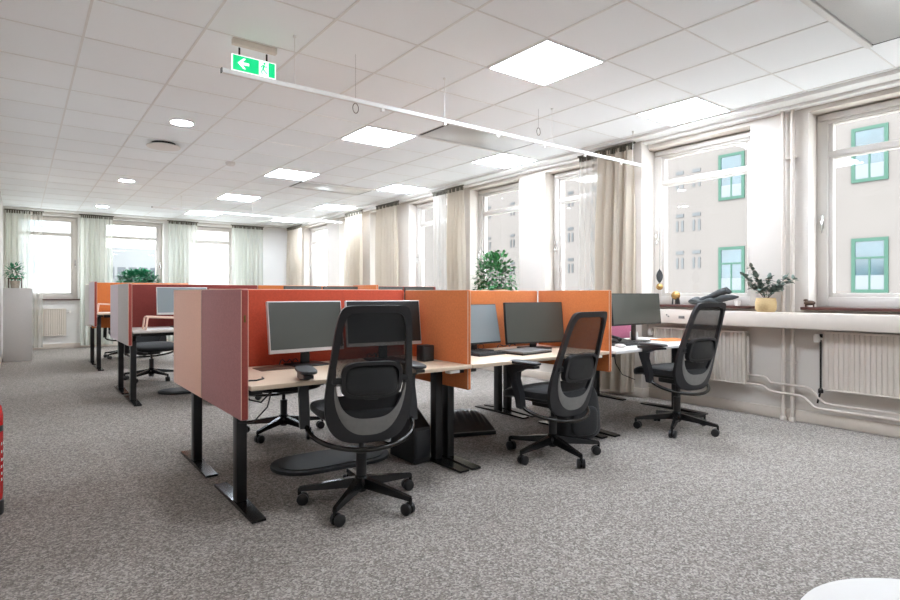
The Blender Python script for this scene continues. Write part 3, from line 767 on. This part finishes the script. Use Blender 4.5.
        for i in range(4): m.bm.faces.new((va[i], va[(i + 1) % 4], vb[(i + 1) % 4], vb[i]))
        casters.append((d * .325, a))
    m.build('star_base', M_['base'], t)
    for p, a in casters:
        rr = a + 1.0 + random.random()
        ax = Vector((math.cos(rr), math.sin(rr), 0)); off = Vector((-ax.y, ax.x, 0)) * .018
        c0 = p + off
        m = MB()
        for s_ in (-1, 1): 
            c = c0 + ax * s_ * .016 + Vector((0, 0, .03))
            m.tube([c - ax * .011, c - ax * .008, c + ax * .008, c + ax * .011], [.024, .03, .03, .024], 18)
        cs_ = m.build('caster', M_['bplast'], t)
        m = MB(); m.tube([c0 + Vector((0, 0, .03)) - ax * .006, c0 + Vector((0, 0, .03)) + ax * .006], .026, 14); m.cyl(p + Vector((0, 0, .05)), p + Vector((0, 0, .085)), .009, 8); m.build('caster_hood', M_['base'], cs_)
    return t
M_['base'] = mat('satin_black_base', (30, 29, 29), .22, .4, noise=.05)
c1 = chair('black mesh backed office chair nearest, in front of the brick red divider', .06, R(3 + 15)); c1.location = (1.455, 2.71, 0); c1.rotation_euler = (0, 0, R(-15))
c2 = chair('black mesh backed office chair at the middle desk, before the bright orange divider', 0, R(38)); c2.location = (2.93, 2.70, 0); c2.rotation_euler = (0, 0, R(2))
c3 = chair('black mesh backed office chair farthest right, by the radiator and the white desk', .045, R(61 + 8)); c3.location = (4.30, 2.60, 0); c3.rotation_euler = (0, 0, R(-8))
dup(c2, (1.68, 4.42, 0), R(176), 'office chair behind the nearest desk, only base and stem visible below the tabletop')
dup(c2, (1.36, 8.2, 0), R(185), 'office chair behind the second bench, seat and base seen under the grey desk')
dup(c2, (1.72, 6.1, 0), R(8), 'office chair mostly hidden left behind the salmon pink divider')
dup(c2, (1.45, 11.3, 0), R(180), 'far office chair whose base shows behind the second bench legs')

# ------------------------------------------------------------------ objects on and under the desks
ZD = .672
def simple(mb, name, mt, label, cat, group=None, smooth=True): return tag(mb.build(name, mt, smooth=smooth), label, cat, group)
def keyboard(label, w=.42, d=.13, mt='mblack'):
    t = thing('keyboard', label, 'keyboard', group='keyboards')
    B(-w / 2, w / 2, -d / 2, d / 2, 0, .012, .004).build('keyboard_case', M_[mt], t)
    m = MB()
    for r_ in range(5):
        for k in range(15):
            x = -w / 2 + .012 + k * (w - .024) / 15; y = -d / 2 + .01 + r_ * (d - .02) / 5
            m.box(x + .002, x + (w - .024) / 15 - .002, y + .002, y + (d - .02) / 5 - .002, .012, .017)
    m.build('key_field', M_['shell'], t, smooth=False)
    return t
k1 = keyboard('dark keyboard lying before the pale blue screen'); k1.location = (2.78, 3.14, ZD); k1.rotation_euler = (0, 0, R(4))
k2 = dup(k1, (4.20, 2.98, ZD), R(-4), 'dark keyboard on the white desk')
k3 = dup(k1, (1.82, 3.12, ZD), R(3), 'dark keyboard behind the nearest chair')
t = thing('laptop', 'closed grey laptop on a dark stand on the middle desk', 'laptop', (3.02, 3.06, ZD), R(6))
B(-.17, .17, -.12, .12, 0, .012, .003).build('laptop_base', M_['mblack'], t); B(-.17, .17, -.12, .12, .013, .024, .003).build('laptop_lid', M_['cres'], t)
t = thing('docking_speaker', 'small black box standing at the right rear corner of the nearest desk', 'speaker', (2.14, 3.10, ZD))
B(-.045, .045, -.04, .04, 0, .105, .006).build('box_body', M_['mblack'], t); B(-.036, .036, -.042, -.04, .01, .095, .002).build('front_grille', M_['dark'], t)
simple(B(1.10, 1.36, 3.24, 3.40, ZD, ZD + .004, .002), 'desk_mat', M_['wood'], 'flat brownish mat on the nearest desk at the foot of the left monitor', 'mat')
simple(MB().tube([(.90, 2.92, ZD + .004), (.96, 2.90, ZD + .004), (1.01, 2.94, ZD + .004), (1.02, 2.99, ZD + .004)], .004, 8), 'loose_cable', M_['mblack'], 'short black cable end on the nearest desktop by the mauve divider', 'cable')
simple(MB().tube([(.90, 2.96, ZD - .03), (.94, 2.95, ZD - .10), (1.0, 2.95, ZD - .12), (1.06, 2.96, ZD - .07), (1.10, 2.98, ZD - .028)], .0045, 8), 'hanging_cable', M_['mblack'], 'black cable looping tight under the left end of the nearest desktop', 'cable', 'cables under the nearest desk')
simple(MB().tube([(.90, 2.99, ZD - .22), (.97, 2.99, ZD - .23), (1.05, 3.0, ZD - .16), (1.09, 3.02, ZD - .05), (1.10, 3.02, ZD - .028)], .0035, 8), 'hanging_cable', M_['mblack'], 'black cable dropping in a deep bow under the nearest desktop', 'cable', 'cables under the nearest desk')
simple(MB().tube([(4.0, 3.0, ZD - .03), (4.03, 3.0, ZD - .15), (4.12, 3.0, ZD - .25), (4.3, 3.0, ZD - .31)], .004, 8), 'hanging_cable', M_['mblack'], 'black cable hanging under the white desk', 'cable')
for i, (x, y, sx, zz) in enumerate(((1.28, 3.44, .12, .03), (3.1, 3.46, .2, .02), (1.9, 3.45, .1, .03))):
    pts = [(x + sx * k / 10, y + .01 * math.sin(k), ZD + .006 + zz * abs(math.sin(k * .9))) for k in range(11)]
    simple(MB().tube(pts, .004, 8), 'monitor_cable', M_['mblack'], ['black cable curling behind the left monitor of the nearest desk', 'black cable snaking behind the black monitor of the middle desk', 'black cable behind the half hidden monitor'][i], 'cable')
m = MB(); m.tube([(2.66 + .028 * math.cos(a), 3.24, ZD + .045 + .02 * math.sin(a)) for a in [2 * PI * k / 16 for k in range(16)]], .002, 6, closed=True)
m.tube([(2.735 + .028 * math.cos(a), 3.235, ZD + .048 + .02 * math.sin(a)) for a in [2 * PI * k / 16 for k in range(16)]], .002, 6, closed=True)
m.tube([(2.688, 3.24, ZD + .05), (2.707, 3.235, ZD + .052)], .002, 6); m.tube([(2.64, 3.24, ZD + .03), (2.64, 3.26, ZD + .012), (2.76, 3.26, ZD + .012)], .002, 6)
tag(m.build('spectacles', M_['mblack']), 'thin black framed glasses standing before the pale blue screen', 'glasses')
# white desk things
t = thing('desk_phone', 'black desk phone at the foot of the monitor on the white desk', 'phone', (4.24, 3.12, ZD))
m = MB(); m.prism([(-.1, -.08, 0), (-.1, .08, 0), (-.1, .08, .05), (-.1, -.08, .018)], (.2, 0, 0)); m.build('phone_body', M_['mblack'], t)
m = MB(); m.tube([(-.08, -.07, .04), (-.075, -.04, .055), (-.07, .04, .066), (-.075, .07, .055)], [.018, .013, .013, .018], 10); m.build('handset', M_['bplast'], t)
t = thing('mug', 'small white mug on the white desk right of the monitor stand', 'mug', (4.60, 3.22, ZD))
MB().lathe([(.033, 0), (.036, .005), (.036, .085), (.032, .085), (.032, .01)]).build('mug_body', M_['white'], t)
m = MB(); m.tube([(.034, 0, .07), (.058, 0, .065), (.06, 0, .035), (.034, 0, .02)], .005, 8); m.build('mug_handle', M_['white'], t)
t = thing('stack_of_folders', 'orange and white folders lying on the white desk near the ledge', 'folder', (4.82, 2.98, ZD), R(-8))
B(-.15, .15, -.11, .11, 0, .01, .002).build('white_folder', M_['paperb'], t); B(-.145, .15, -.105, .11, .0105, .018, .002).build('orange_folder', M_['folder'], t)
simple(B(4.05, 4.22, 2.80, 2.88, ZD, ZD + .003), 'paper_note', M_['paperb'], 'white paper slip at the front edge of the white desk', 'paper', smooth=False)
simple(MB().se((3.93, 2.88, ZD + .015), (.03, .05, .015), .8, .9, 16, 10), 'computer_mouse', M_['mframe'], 'silver computer mouse on the white desk', 'mouse')
# wire risers on far benches
def riser(label):
    t = thing('wire_riser', label, 'riser', group='pale wire monitor risers')
    m = MB()
    for y in (-.09, .09):
        m.tube([(-.2, y, 0), (-.185, y, .115), (-.17, y, .13), (.17, y, .11), (.2, y, 0)], .010, 8)
    m.tube([(-.18, -.09, .127), (-.18, .09, .127)], .008, 8); m.build('wire_frame', M_['piping'], t)
    m = MB(); m.box(-.19, .19, -.1, .1, .0, .004); m.build('base_sheet', M_['paperb'], t, smooth=False)
    return t
rs = riser('pale pink wire riser on the second bench desk before the maroon divider'); rs.location = (1.22, 6.55, .745)
dup(rs, (1.10, 9.75, .83), 0, 'pale wire riser on the farthest bench before the orange divider')

# floor objects
def stadium(cx, cy, w, d, n=12):
    r_ = d / 2; pts = []
    for k in range(n + 1): a = PI / 2 + PI * k / n; pts.append((cx - w / 2 + r_ + r_ * math.cos(a), cy + r_ * math.sin(a)))
    for k in range(n + 1): a = -PI / 2 + PI * k / n; pts.append((cx + w / 2 - r_ + r_ * math.cos(a), cy + r_ * math.sin(a)))
    return pts
M_['rib'] = mat('glossy_charcoal_rubber', (46, 46, 47), .3, noise=.1)
M_['mat'] = mat('dark_rubber_mat', (36, 36, 36), .6, noise=.3, nscale=120, bump=.6, bscale=90)
def fmat(x, y, w, d, label, rz=0):
    m = MB(); m.prism([(a, b, 0.001) for a, b in stadium(0, 0, w, d)], (0, 0, .02)); o = m.build('standing_mat', M_['mat']); o.location = (x, y, 0); o.rotation_euler = (0, 0, rz)
    m = MB(); m.prism([(a, b, .021) for a, b in stadium(0, 0, w - .08, d - .08)], (0, 0, .006)); m.build('raised_pad', M_['mat'], o)
    tag(o, label, 'mat', 'standing mats under desks'); return o
fmat(1.66, 3.50, .80, .42, 'dark rounded standing mat under the nearest desk', R(-3))
fmat(1.60, 7.0, .75, .40, 'dark rounded standing mat under the second bench')
# rounded black footrest
def footrest(x, y, rz, label):
    t = thing('footrest', label, 'footrest', (x, y, 0), rz)
    def top(u, v):
        X = -.22 + .44 * u; Y = -.17 + .34 * v
        z = .035 + .12 * math.sin(min(1, v * 1.05) * PI * .62) * (1 - .35 * (2 * u - 1) ** 4)
        z += .004 * math.sin(u * 60) if .15 < v < .9 else 0
        return (X * (1 - .15 * v), Y, z)
    m = MB(); m.grid(top, 60, 16); m.build('ribbed_tread', M_['rib'], t)
    m = MB()
    m.prism([(-.225, -.175, .001), (.225, -.175, .001), (.19, .17, .001), (-.19, .17, .001)], (0, 0, .028)); m.build('foot_base', M_['bplast'], t)
    return t
footrest(2.86, 3.62, R(-20), 'curved black ribbed footrest on the carpet between the nearest and middle desks')
t = thing('computer_tower', 'black slanted computer case under the right end of the nearest desk', 'computer', (2.10, 3.2, 0))
m = MB(); m.prism([(-.06, -.12, .01), (-.06, .18, .01), (-.06, .16, .36), (-.06, .06, .36), (-.06, -.12, .24)], (.125, 0, 0)); m.build('case_body', M_['bplast'], t)
B(-.05, .055, -.125, -.12, .04, .22, .002).build('front_panel', M_['shell'], t)
t = thing('rucksack', 'tall black fabric bag leaning under the middle desk behind the second chair', 'bag', (3.40, 2.90, 0), R(-12))
m = MB(); m.se((0, 0, .215), (.19, .11, .215), .5, .5, 28, 18, f=lambda p: (p.x * (1.1 - .3 * p.z / .43), p.y, max(.004, p.z) + .006 * math.sin(p.x * 60))); m.build('bag_body', M_['bfab'], t)
m = MB(); m.se((0, -.10, .16), (.12, .035, .11), .5, .5, 20, 12); m.build('front_pocket', M_['bfab'], t)
m = MB(); m.tube([(-.04, 0, .41), (-.035, 0, .455), (.035, 0, .455), (.04, 0, .41)], .009, 8); m.build('carry_loop', M_['bplast'], t)

# round white table, bottom right
t = thing('round_table', 'round white side table cut by the bottom right corner', 'table', (1.411, .225, 0))
MB().lathe([(.30, .432), (.31, .436), (.312, .444), (.308, .45), (.29, .452)], (0, 0, 0), 64).build('tabletop', M_['white'], t)
MB().lathe([(.03, .02), (.026, .2), (.03, .432)], (0, 0, 0), 20).build('pedestal', M_['white'], t)
MB().lathe([(.2, 0), (.2, .01), (.05, .02)], (0, 0, 0), 32).build('foot_plate', M_['white'], t)

# fire extinguisher at the left edge
t = thing('fire_extinguisher', 'red cylinder with black foot and white print cut by the left edge of the photo', 'fire extinguisher', (-.152, 3.70, 0))
MB().lathe([(.03, .07), (.083, .075), (.0855, .10), (.0855, .50), (.078, .545), (.05, .575), (.025, .585)], (0, 0, 0), 32).build('cylinder_body', M_['redp'], t)
MB().lathe([(.088, 0), (.088, .07), (.07, .075)], (0, 0, 0), 32).build('foot_ring', M_['bplast'], t)
m = MB(); m.lathe([(.02, .585), (.02, .61), (.012, .62)], (0, 0, 0), 12); m.box(-.012, .012, -.07, .03, .62, .635, .003); m.box(-.012, .012, -.08, .02, .645, .657, .003); m.build('valve_handle', M_['bplast'], t)
m = MB(); m.tube([(.0, .02, .60), (.0, .07, .57), (.0, .10, .45), (0, .10, .2)], .008, 8); m.build('hose', M_['bplast'], t)
m = MB(); n_ = 18
def lab_f(u, v): a = R(-120 + 240 * u); return (.0862 * math.cos(a), .0862 * math.sin(a), .20 + .2 * v)
m2_ = MB()
for zz in (.17, .20, .235, .27, .31, .35):
    for a0 in range(-110, 100, 14):
        if random.random() < .75:
            def pf(u, v, a0=a0, zz=zz, w=random.uniform(5, 11)): a = R(a0 + w * u); return (.0863 * math.cos(a), .0863 * math.sin(a), zz + .014 * v)
            m2_.grid(pf, 2, 1)
m2_.build('white_print', M_['paperb'], t)
m2_ = MB()
def pf2(u, v): a = R(-150 + 300 * u); return (.0862 * math.cos(a), .0862 * math.sin(a), .42 + .03 * v)
m2_.grid(pf2, 40, 1); m2_.build('black_band', M_['bplast'], t)
m.bm.free()

# white cabinet far left and its plant
t = thing('cabinet', 'tall pale grey cabinet at the far left against the wall', 'cabinet', (-.015, 11.95, 0))
B(-.2, .185, -.25, .25, 0, 1.20, .004).build('carcass', M_['cab'] if 'cab' in M_ else mat('pale_grey_cabinet', (196, 190, 184), .45, noise=.02), t)
B(-.196, .18, -.253, -.25, .04, 1.17, .002).build('front_panel', bpy.data.materials['pale_grey_cabinet'], t)
def bush(t, mt, n, fn, size, w, seed):
    rnd = random.Random(seed); m = MB()
    for k in range(n):
        p, d = fn(rnd); m.leaf(p, d, size * rnd.uniform(.7, 1.3), w, rnd.uniform(0, .4))
    m.build('foliage', mt, t, smooth=False)
def ball(rx, ry, rz, c):
    def f(r):
        a = r.uniform(0, 2 * PI); b = math.asin(r.uniform(-.6, 1)); k = r.uniform(.45, 1)
        d = Vector((math.cos(a) * math.cos(b), math.sin(a) * math.cos(b), math.sin(b)))
        return (c[0] + d.x * rx * k, c[1] + d.y * ry * k, c[2] + d.z * rz * k), (d.x + r.uniform(-.5, .5), d.y + r.uniform(-.5, .5), d.z + r.uniform(-.6, .5))
    return f
t = thing('potted_plant', 'small potted plant on top of the pale grey cabinet', 'plant', (-.06, 11.8, 1.2))
MB().lathe([(.055, 0), (.07, .12), (.062, .12), (.05, .11)]).build('plant_pot', M_['tile_pot'], t)
bush(t, M_['leaf2'], 150, ball(.13, .12, .17, (0, 0, .24)), .06, .5, 3)
m = MB()
for k in range(7): m.tube([(0, 0, .1), (random.uniform(-.04, .04), random.uniform(-.04, .04), .22), (random.uniform(-.09, .09), random.uniform(-.09, .09), .33)], .003, 5)
m.build('stems', M_['stem'], t)
m = MB(); 
m.box(-.093, .093, -.09, -.078, .15, .165); m.box(-.093, .093, .078, .09, .15, .165); m.box(-.093, -.081, -.08, .08, .15, .165); m.box(.081, .093, -.08, .08, .15, .165)
m.build('wooden_stand', M_['wood'], t, smooth=False)
for x in (-.085, .085):
    for y in (-.082, .082): B(x - .008, x + .008, y - .008, y + .008, 0, .15).build('stand_leg', M_['wood'], t, smooth=False)
# bushy plant on the far sill behind farthest bench
t = thing('window_plant', 'bushy bright green plant above the farthest bench at the middle far window', 'plant', (2.02, 13.75, 1.0))
B(-.36, .36, -.09, .09, 0, .18, .008).build('planter_box', M_['white'], t)
bush(t, M_['leaf2'], 1700, ball(.42, .13, .22, (0, 0, .40)), .065, .65, 5)
m = MB()
for k in range(14): x = -.3 + .045 * k; m.tube([(x, 0, .17), (x + random.uniform(-.03, .03), .01, .3), (x + random.uniform(-.06, .06), 0, .45)], .004, 5)
m.build('stems', M_['stem'], t)
t = thing('window_plant', 'lush green trailing plant in front of the fourth window, above the orange divider', 'plant', (5.40, 6.1, 1.0))
B(-.08, .10, -.30, .30, 0, .175, .008).build('planter_box', M_['jute'], t)
bush(t, M_['leaf'], 1000, ball(.13, .46, .44, (0, 0, .30)), .06, .7, 6)
m = MB()
for k in range(16): y = -.28 + .037 * k; m.tube([(0, y, .16), (.01, y + random.uniform(-.04, .04), .35), (0, y + random.uniform(-.1, .1), .58)], .003, 5)
m.build('stems', M_['stem'], t)
# eucalyptus in a straw pot on the ledge
t = thing('potted_eucalyptus', 'grey green eucalyptus sprigs in a straw coloured pot on the white ledge', 'plant', (5.30, 2.345, .952))
MB().lathe([(.068, 0), (.084, .02), (.086, .08), (.078, .125), (.07, .125), (.07, .1)], (0, 0, 0), 28).build('straw_pot', M_['jute'], t)
rnd = random.Random(11); m = MB(); ml = MB()
tips = [(-.02, .12, .40), (.0, .20, .33), (-.05, .07, .32), (.02, -.02, .30), (0, -.17, .30), (-.03, -.24, .28), (.03, -.10, .24), (-.06, .02, .22), (.02, .14, .22), (-.02, -.14, .2), (0, .05, .26)]
for tp in tips:
    a = Vector((0, 0, .1)); b = Vector(tp); mid = a.lerp(b, .5) + Vector((0, 0, .04)); pts = []
    for k in range(9):
        s_ = k / 8; pts.append((a * (1 - s_) ** 2 + mid * 2 * s_ * (1 - s_) + b * s_ * s_))
    m.tube(pts, .002, 5)
    for k in range(3, 9):
        for q in range(5):
            d = Vector((rnd.uniform(-1, 1), rnd.uniform(-1, 1), rnd.uniform(-.3, .8))); ml.leaf(pts[k], d, rnd.uniform(.035, .06), .75, .1)
ml.build('leaves', M_['leafe'], t, smooth=False); m.build('stems', M_['stem'], t)

# ornaments on the sills
t = thing('hanging_ornament', 'gold ball with a dark feather hanging at the edge of the second window', 'ornament', (5.30, 3.40, 0))
MB().se((0, 0, 1.185), (.035, .035, .035), 1, 1, 20, 14).build('gold_ball', M_['gold'], t)
m = MB(); m.grid(lambda u, v: ((u - .5) * .01, (u - .5) * .085 * math.sin(PI * min(1, v * 1.02 + .0)) ** .7, 1.235 + .15 * v - .03 * abs(u - .5)), 6, 12); m.build('feather', M_['cloth'], t)
m = MB(); m.cyl((0, 0, 1.21), (0, 0, 1.9), .0012, 6); m.build('thread', M_['alu'], t)
t = thing('globe_ornament', 'small gold globe on dark legs on the second window sill', 'ornament', (5.41, 3.285, 1.0))
MB().se((0, 0, .095), (.045, .045, .045), 1, 1, 20, 14).build('globe', M_['gold'], t)
m = MB()
for a in (.5, 2.6, 4.2, 5.6): m.tube([(.03 * math.cos(a), .03 * math.sin(a), .07), (.036 * math.cos(a), .036 * math.sin(a), 0.002)], .008, 8)
m.build('legs', M_['mblack'], t)
t = thing('small_figurine', 'tiny dark bronze figurine on the nearest window sill', 'ornament', (5.40, 2.03, 1.0))
m = MB(); m.se((0, 0, .035), (.022, .045, .022), .9, .9, 16, 10); m.se((0, .03, .058), (.015, .02, .012), 1, 1, 12, 8)
m.build('figure_body', M_['wood'], t)
m = MB()
for y in (-.03, .03): m.cyl((0, y, 0), (0, y, .03), .007, 8)
m.build('figure_feet', M_['wood'], t)
t = thing('folded_scarf', 'crumpled dark grey cloth lying on the sill above the rightmost chair', 'cloth', (5.36, 2.86, 1.0))
def sc(p):
    q = 1 + .22 * math.sin(p.y * 34 + p.z * 20) + .12 * math.sin(p.x * 50)
    return (p.x * q, p.y, max(.002, p.z * q))
MB().se((0, .08, .035), (.07, .17, .034), .8, .8, 32, 16, f=sc).build('lower_fold', M_['cloth'], t)
m = MB(); m.tube([(-.0, .14, .05), (0, .04, .075), (.0, -.06, .12), (0, -.13, .145), (0, -.17, .125)], [.02, .028, .034, .034, .018], 14)
m.tube([(0, .0, .05), (-.01, -.10, .07), (-.01, -.20, .08), (-.01, -.25, .085)], [.02, .035, .022, .008], 12); m.build('upper_fold', M_['cloth'], t)
t = thing('ledge_sticker', 'two small grey fittings on the front of the ledge right of the black monitor', 'fitting', (5.207, 3.1, 0))
B(-.003, .004, -.03, .03, .868, .895, .001).build('oval_plate', M_['cres'], t)
m = MB(); m.cyl((-.004, .16, .90), (.002, .16, .90), .008); m.cyl((-.004, .14, .885), (.002, .14, .885), .008); m.build('screw_pair', M_['cres'], t)
t = thing('drinking_glass', 'small white cup at the right end of the sill cloth', 'cup', (5.37, 2.63, 1.0))
MB().lathe([(.022, 0), (.028, .05), (.024, .05), (.02, .006)], (0, 0, 0), 18).build('cup_body', M_['white'], t)

# ------------------------------------------------------------------ outside
XF = 24
t = thing('neighbour_building', 'pale pink rendered building with green framed windows across the street', 'building', (XF, 0, 0))
B(0, 1, -14, 48, -8, 22).build('facade_wall', M_['fac'], t, smooth=False)
def gw(yc, zc, w, h, fr, pane, blind=True):
    f = MB(); q = .12; x0, x1 = -.06, .0
    f.box(x0, x1, yc - w / 2, yc - w / 2 + q, zc - h / 2, zc + h / 2); f.box(x0, x1, yc + w / 2 - q, yc + w / 2, zc - h / 2, zc + h / 2)
    a, b = yc - w / 2 + q, yc + w / 2 - q
    f.box(x0, x1, a, b, zc - h / 2, zc - h / 2 + q); f.box(x0, x1, a, b, zc + h / 2 - q, zc + h / 2)
    f.box(x0, x1, a, b, zc + h * .12, zc + h * .12 + .07); f.box(x0 + .01, x1, yc - .03, yc + .03, zc - h / 2 + q, zc + h * .12)
    o = f.build('window_frame', fr, t, smooth=False)
    B(-.03, -.01, a, b, zc - h / 2 + q, zc + h / 2 - q).build('pane', pane, o, smooth=False)
    if blind: B(-.04, -.032, a, b, zc - h / 2 + q, zc - h * .18).build('blind', M_['gblind'], o, smooth=False)
for yc in (7.1, 12.0):
    for zc in (-1.85, 2.1, 6.05, 9.9, 13.8): gw(yc, zc, 1.1, 1.95, M_['gframe'], M_['gpane'])
for yc in (13.56, 14.36, 16.3, 17.8, 19.2, 20.8, 23.0, 25.4, 27.6, 30, 33, 37):
    for zc in (-1.3, 2.47, 4.15, 6.1):
        for dy in (-.13, .13): B(-.03, -.005, yc + dy - .055, yc + dy + .055, zc - .24, zc + .24).build('window_pane', M_['gdark'], t, smooth=False)
        B(-.03, -.005, yc - .19, yc + .19, zc + .40, zc + .55).build('window_pane', M_['gdark'], t, smooth=False)
t = thing('office_block', 'white office block with ribbon windows beyond the far left window', 'building', (0, 44, 0))
B(-9, 3.7, 0, 8, -8, 24).build('block_wall', M_['facw'], t, smooth=False)
for zc in (3.0, 5.9, 8.6, 11.5):
    for k in range(19): B(-8.5 + k * .63, -8.08 + k * .63, -.05, .02, zc - .6, zc + .6).build('window_pane', M_['pane2'], t, smooth=False)
t = thing('low_building', 'low white building seen through the far middle window', 'building', (0, 50, 0))
B(4.6, 11.4, 0, 8, -8, 4.6).build('block_wall', M_['facw'], t, smooth=False)
for k in range(8): B(5.2 + k * .75, 5.75 + k * .75, -.05, .02, 2.2, 3.1).build('window_pane', M_['pane3'], t, smooth=False)
t = thing('plain_building', 'plain pale building seen through the far right window', 'building', (0, 42, 0))
B(9.8, 15, 0, 7, -8, 20).build('block_wall', M_['fac2'], t, smooth=False)
tag(B(-30, 60, -30, 90, -8.2, -8).build('street_ground', M_['ground'], smooth=False), 'unseen street far below the windows, whitened to bounce daylight indoors', 'street')['kind'] = 'structure'

# ------------------------------------------------------------------ light
w = bpy.data.worlds.new('sky'); C.world = w; w.use_nodes = True
bg = w.node_tree.nodes['Background']; bg.inputs[0].default_value = (.90, .955, 1.0, 1); bg.inputs[1].default_value = SKY
sd = bpy.data.lights.new('sun', 'SUN'); sd.energy = SUN; sd.angle = R(6); sd.color = (1, .97, .93)
so = bpy.data.objects.new('sun', sd); COL.objects.link(so)
so.rotation_euler = Vector((.75, .35, -.75)).to_track_quat('-Z', 'Y').to_euler()
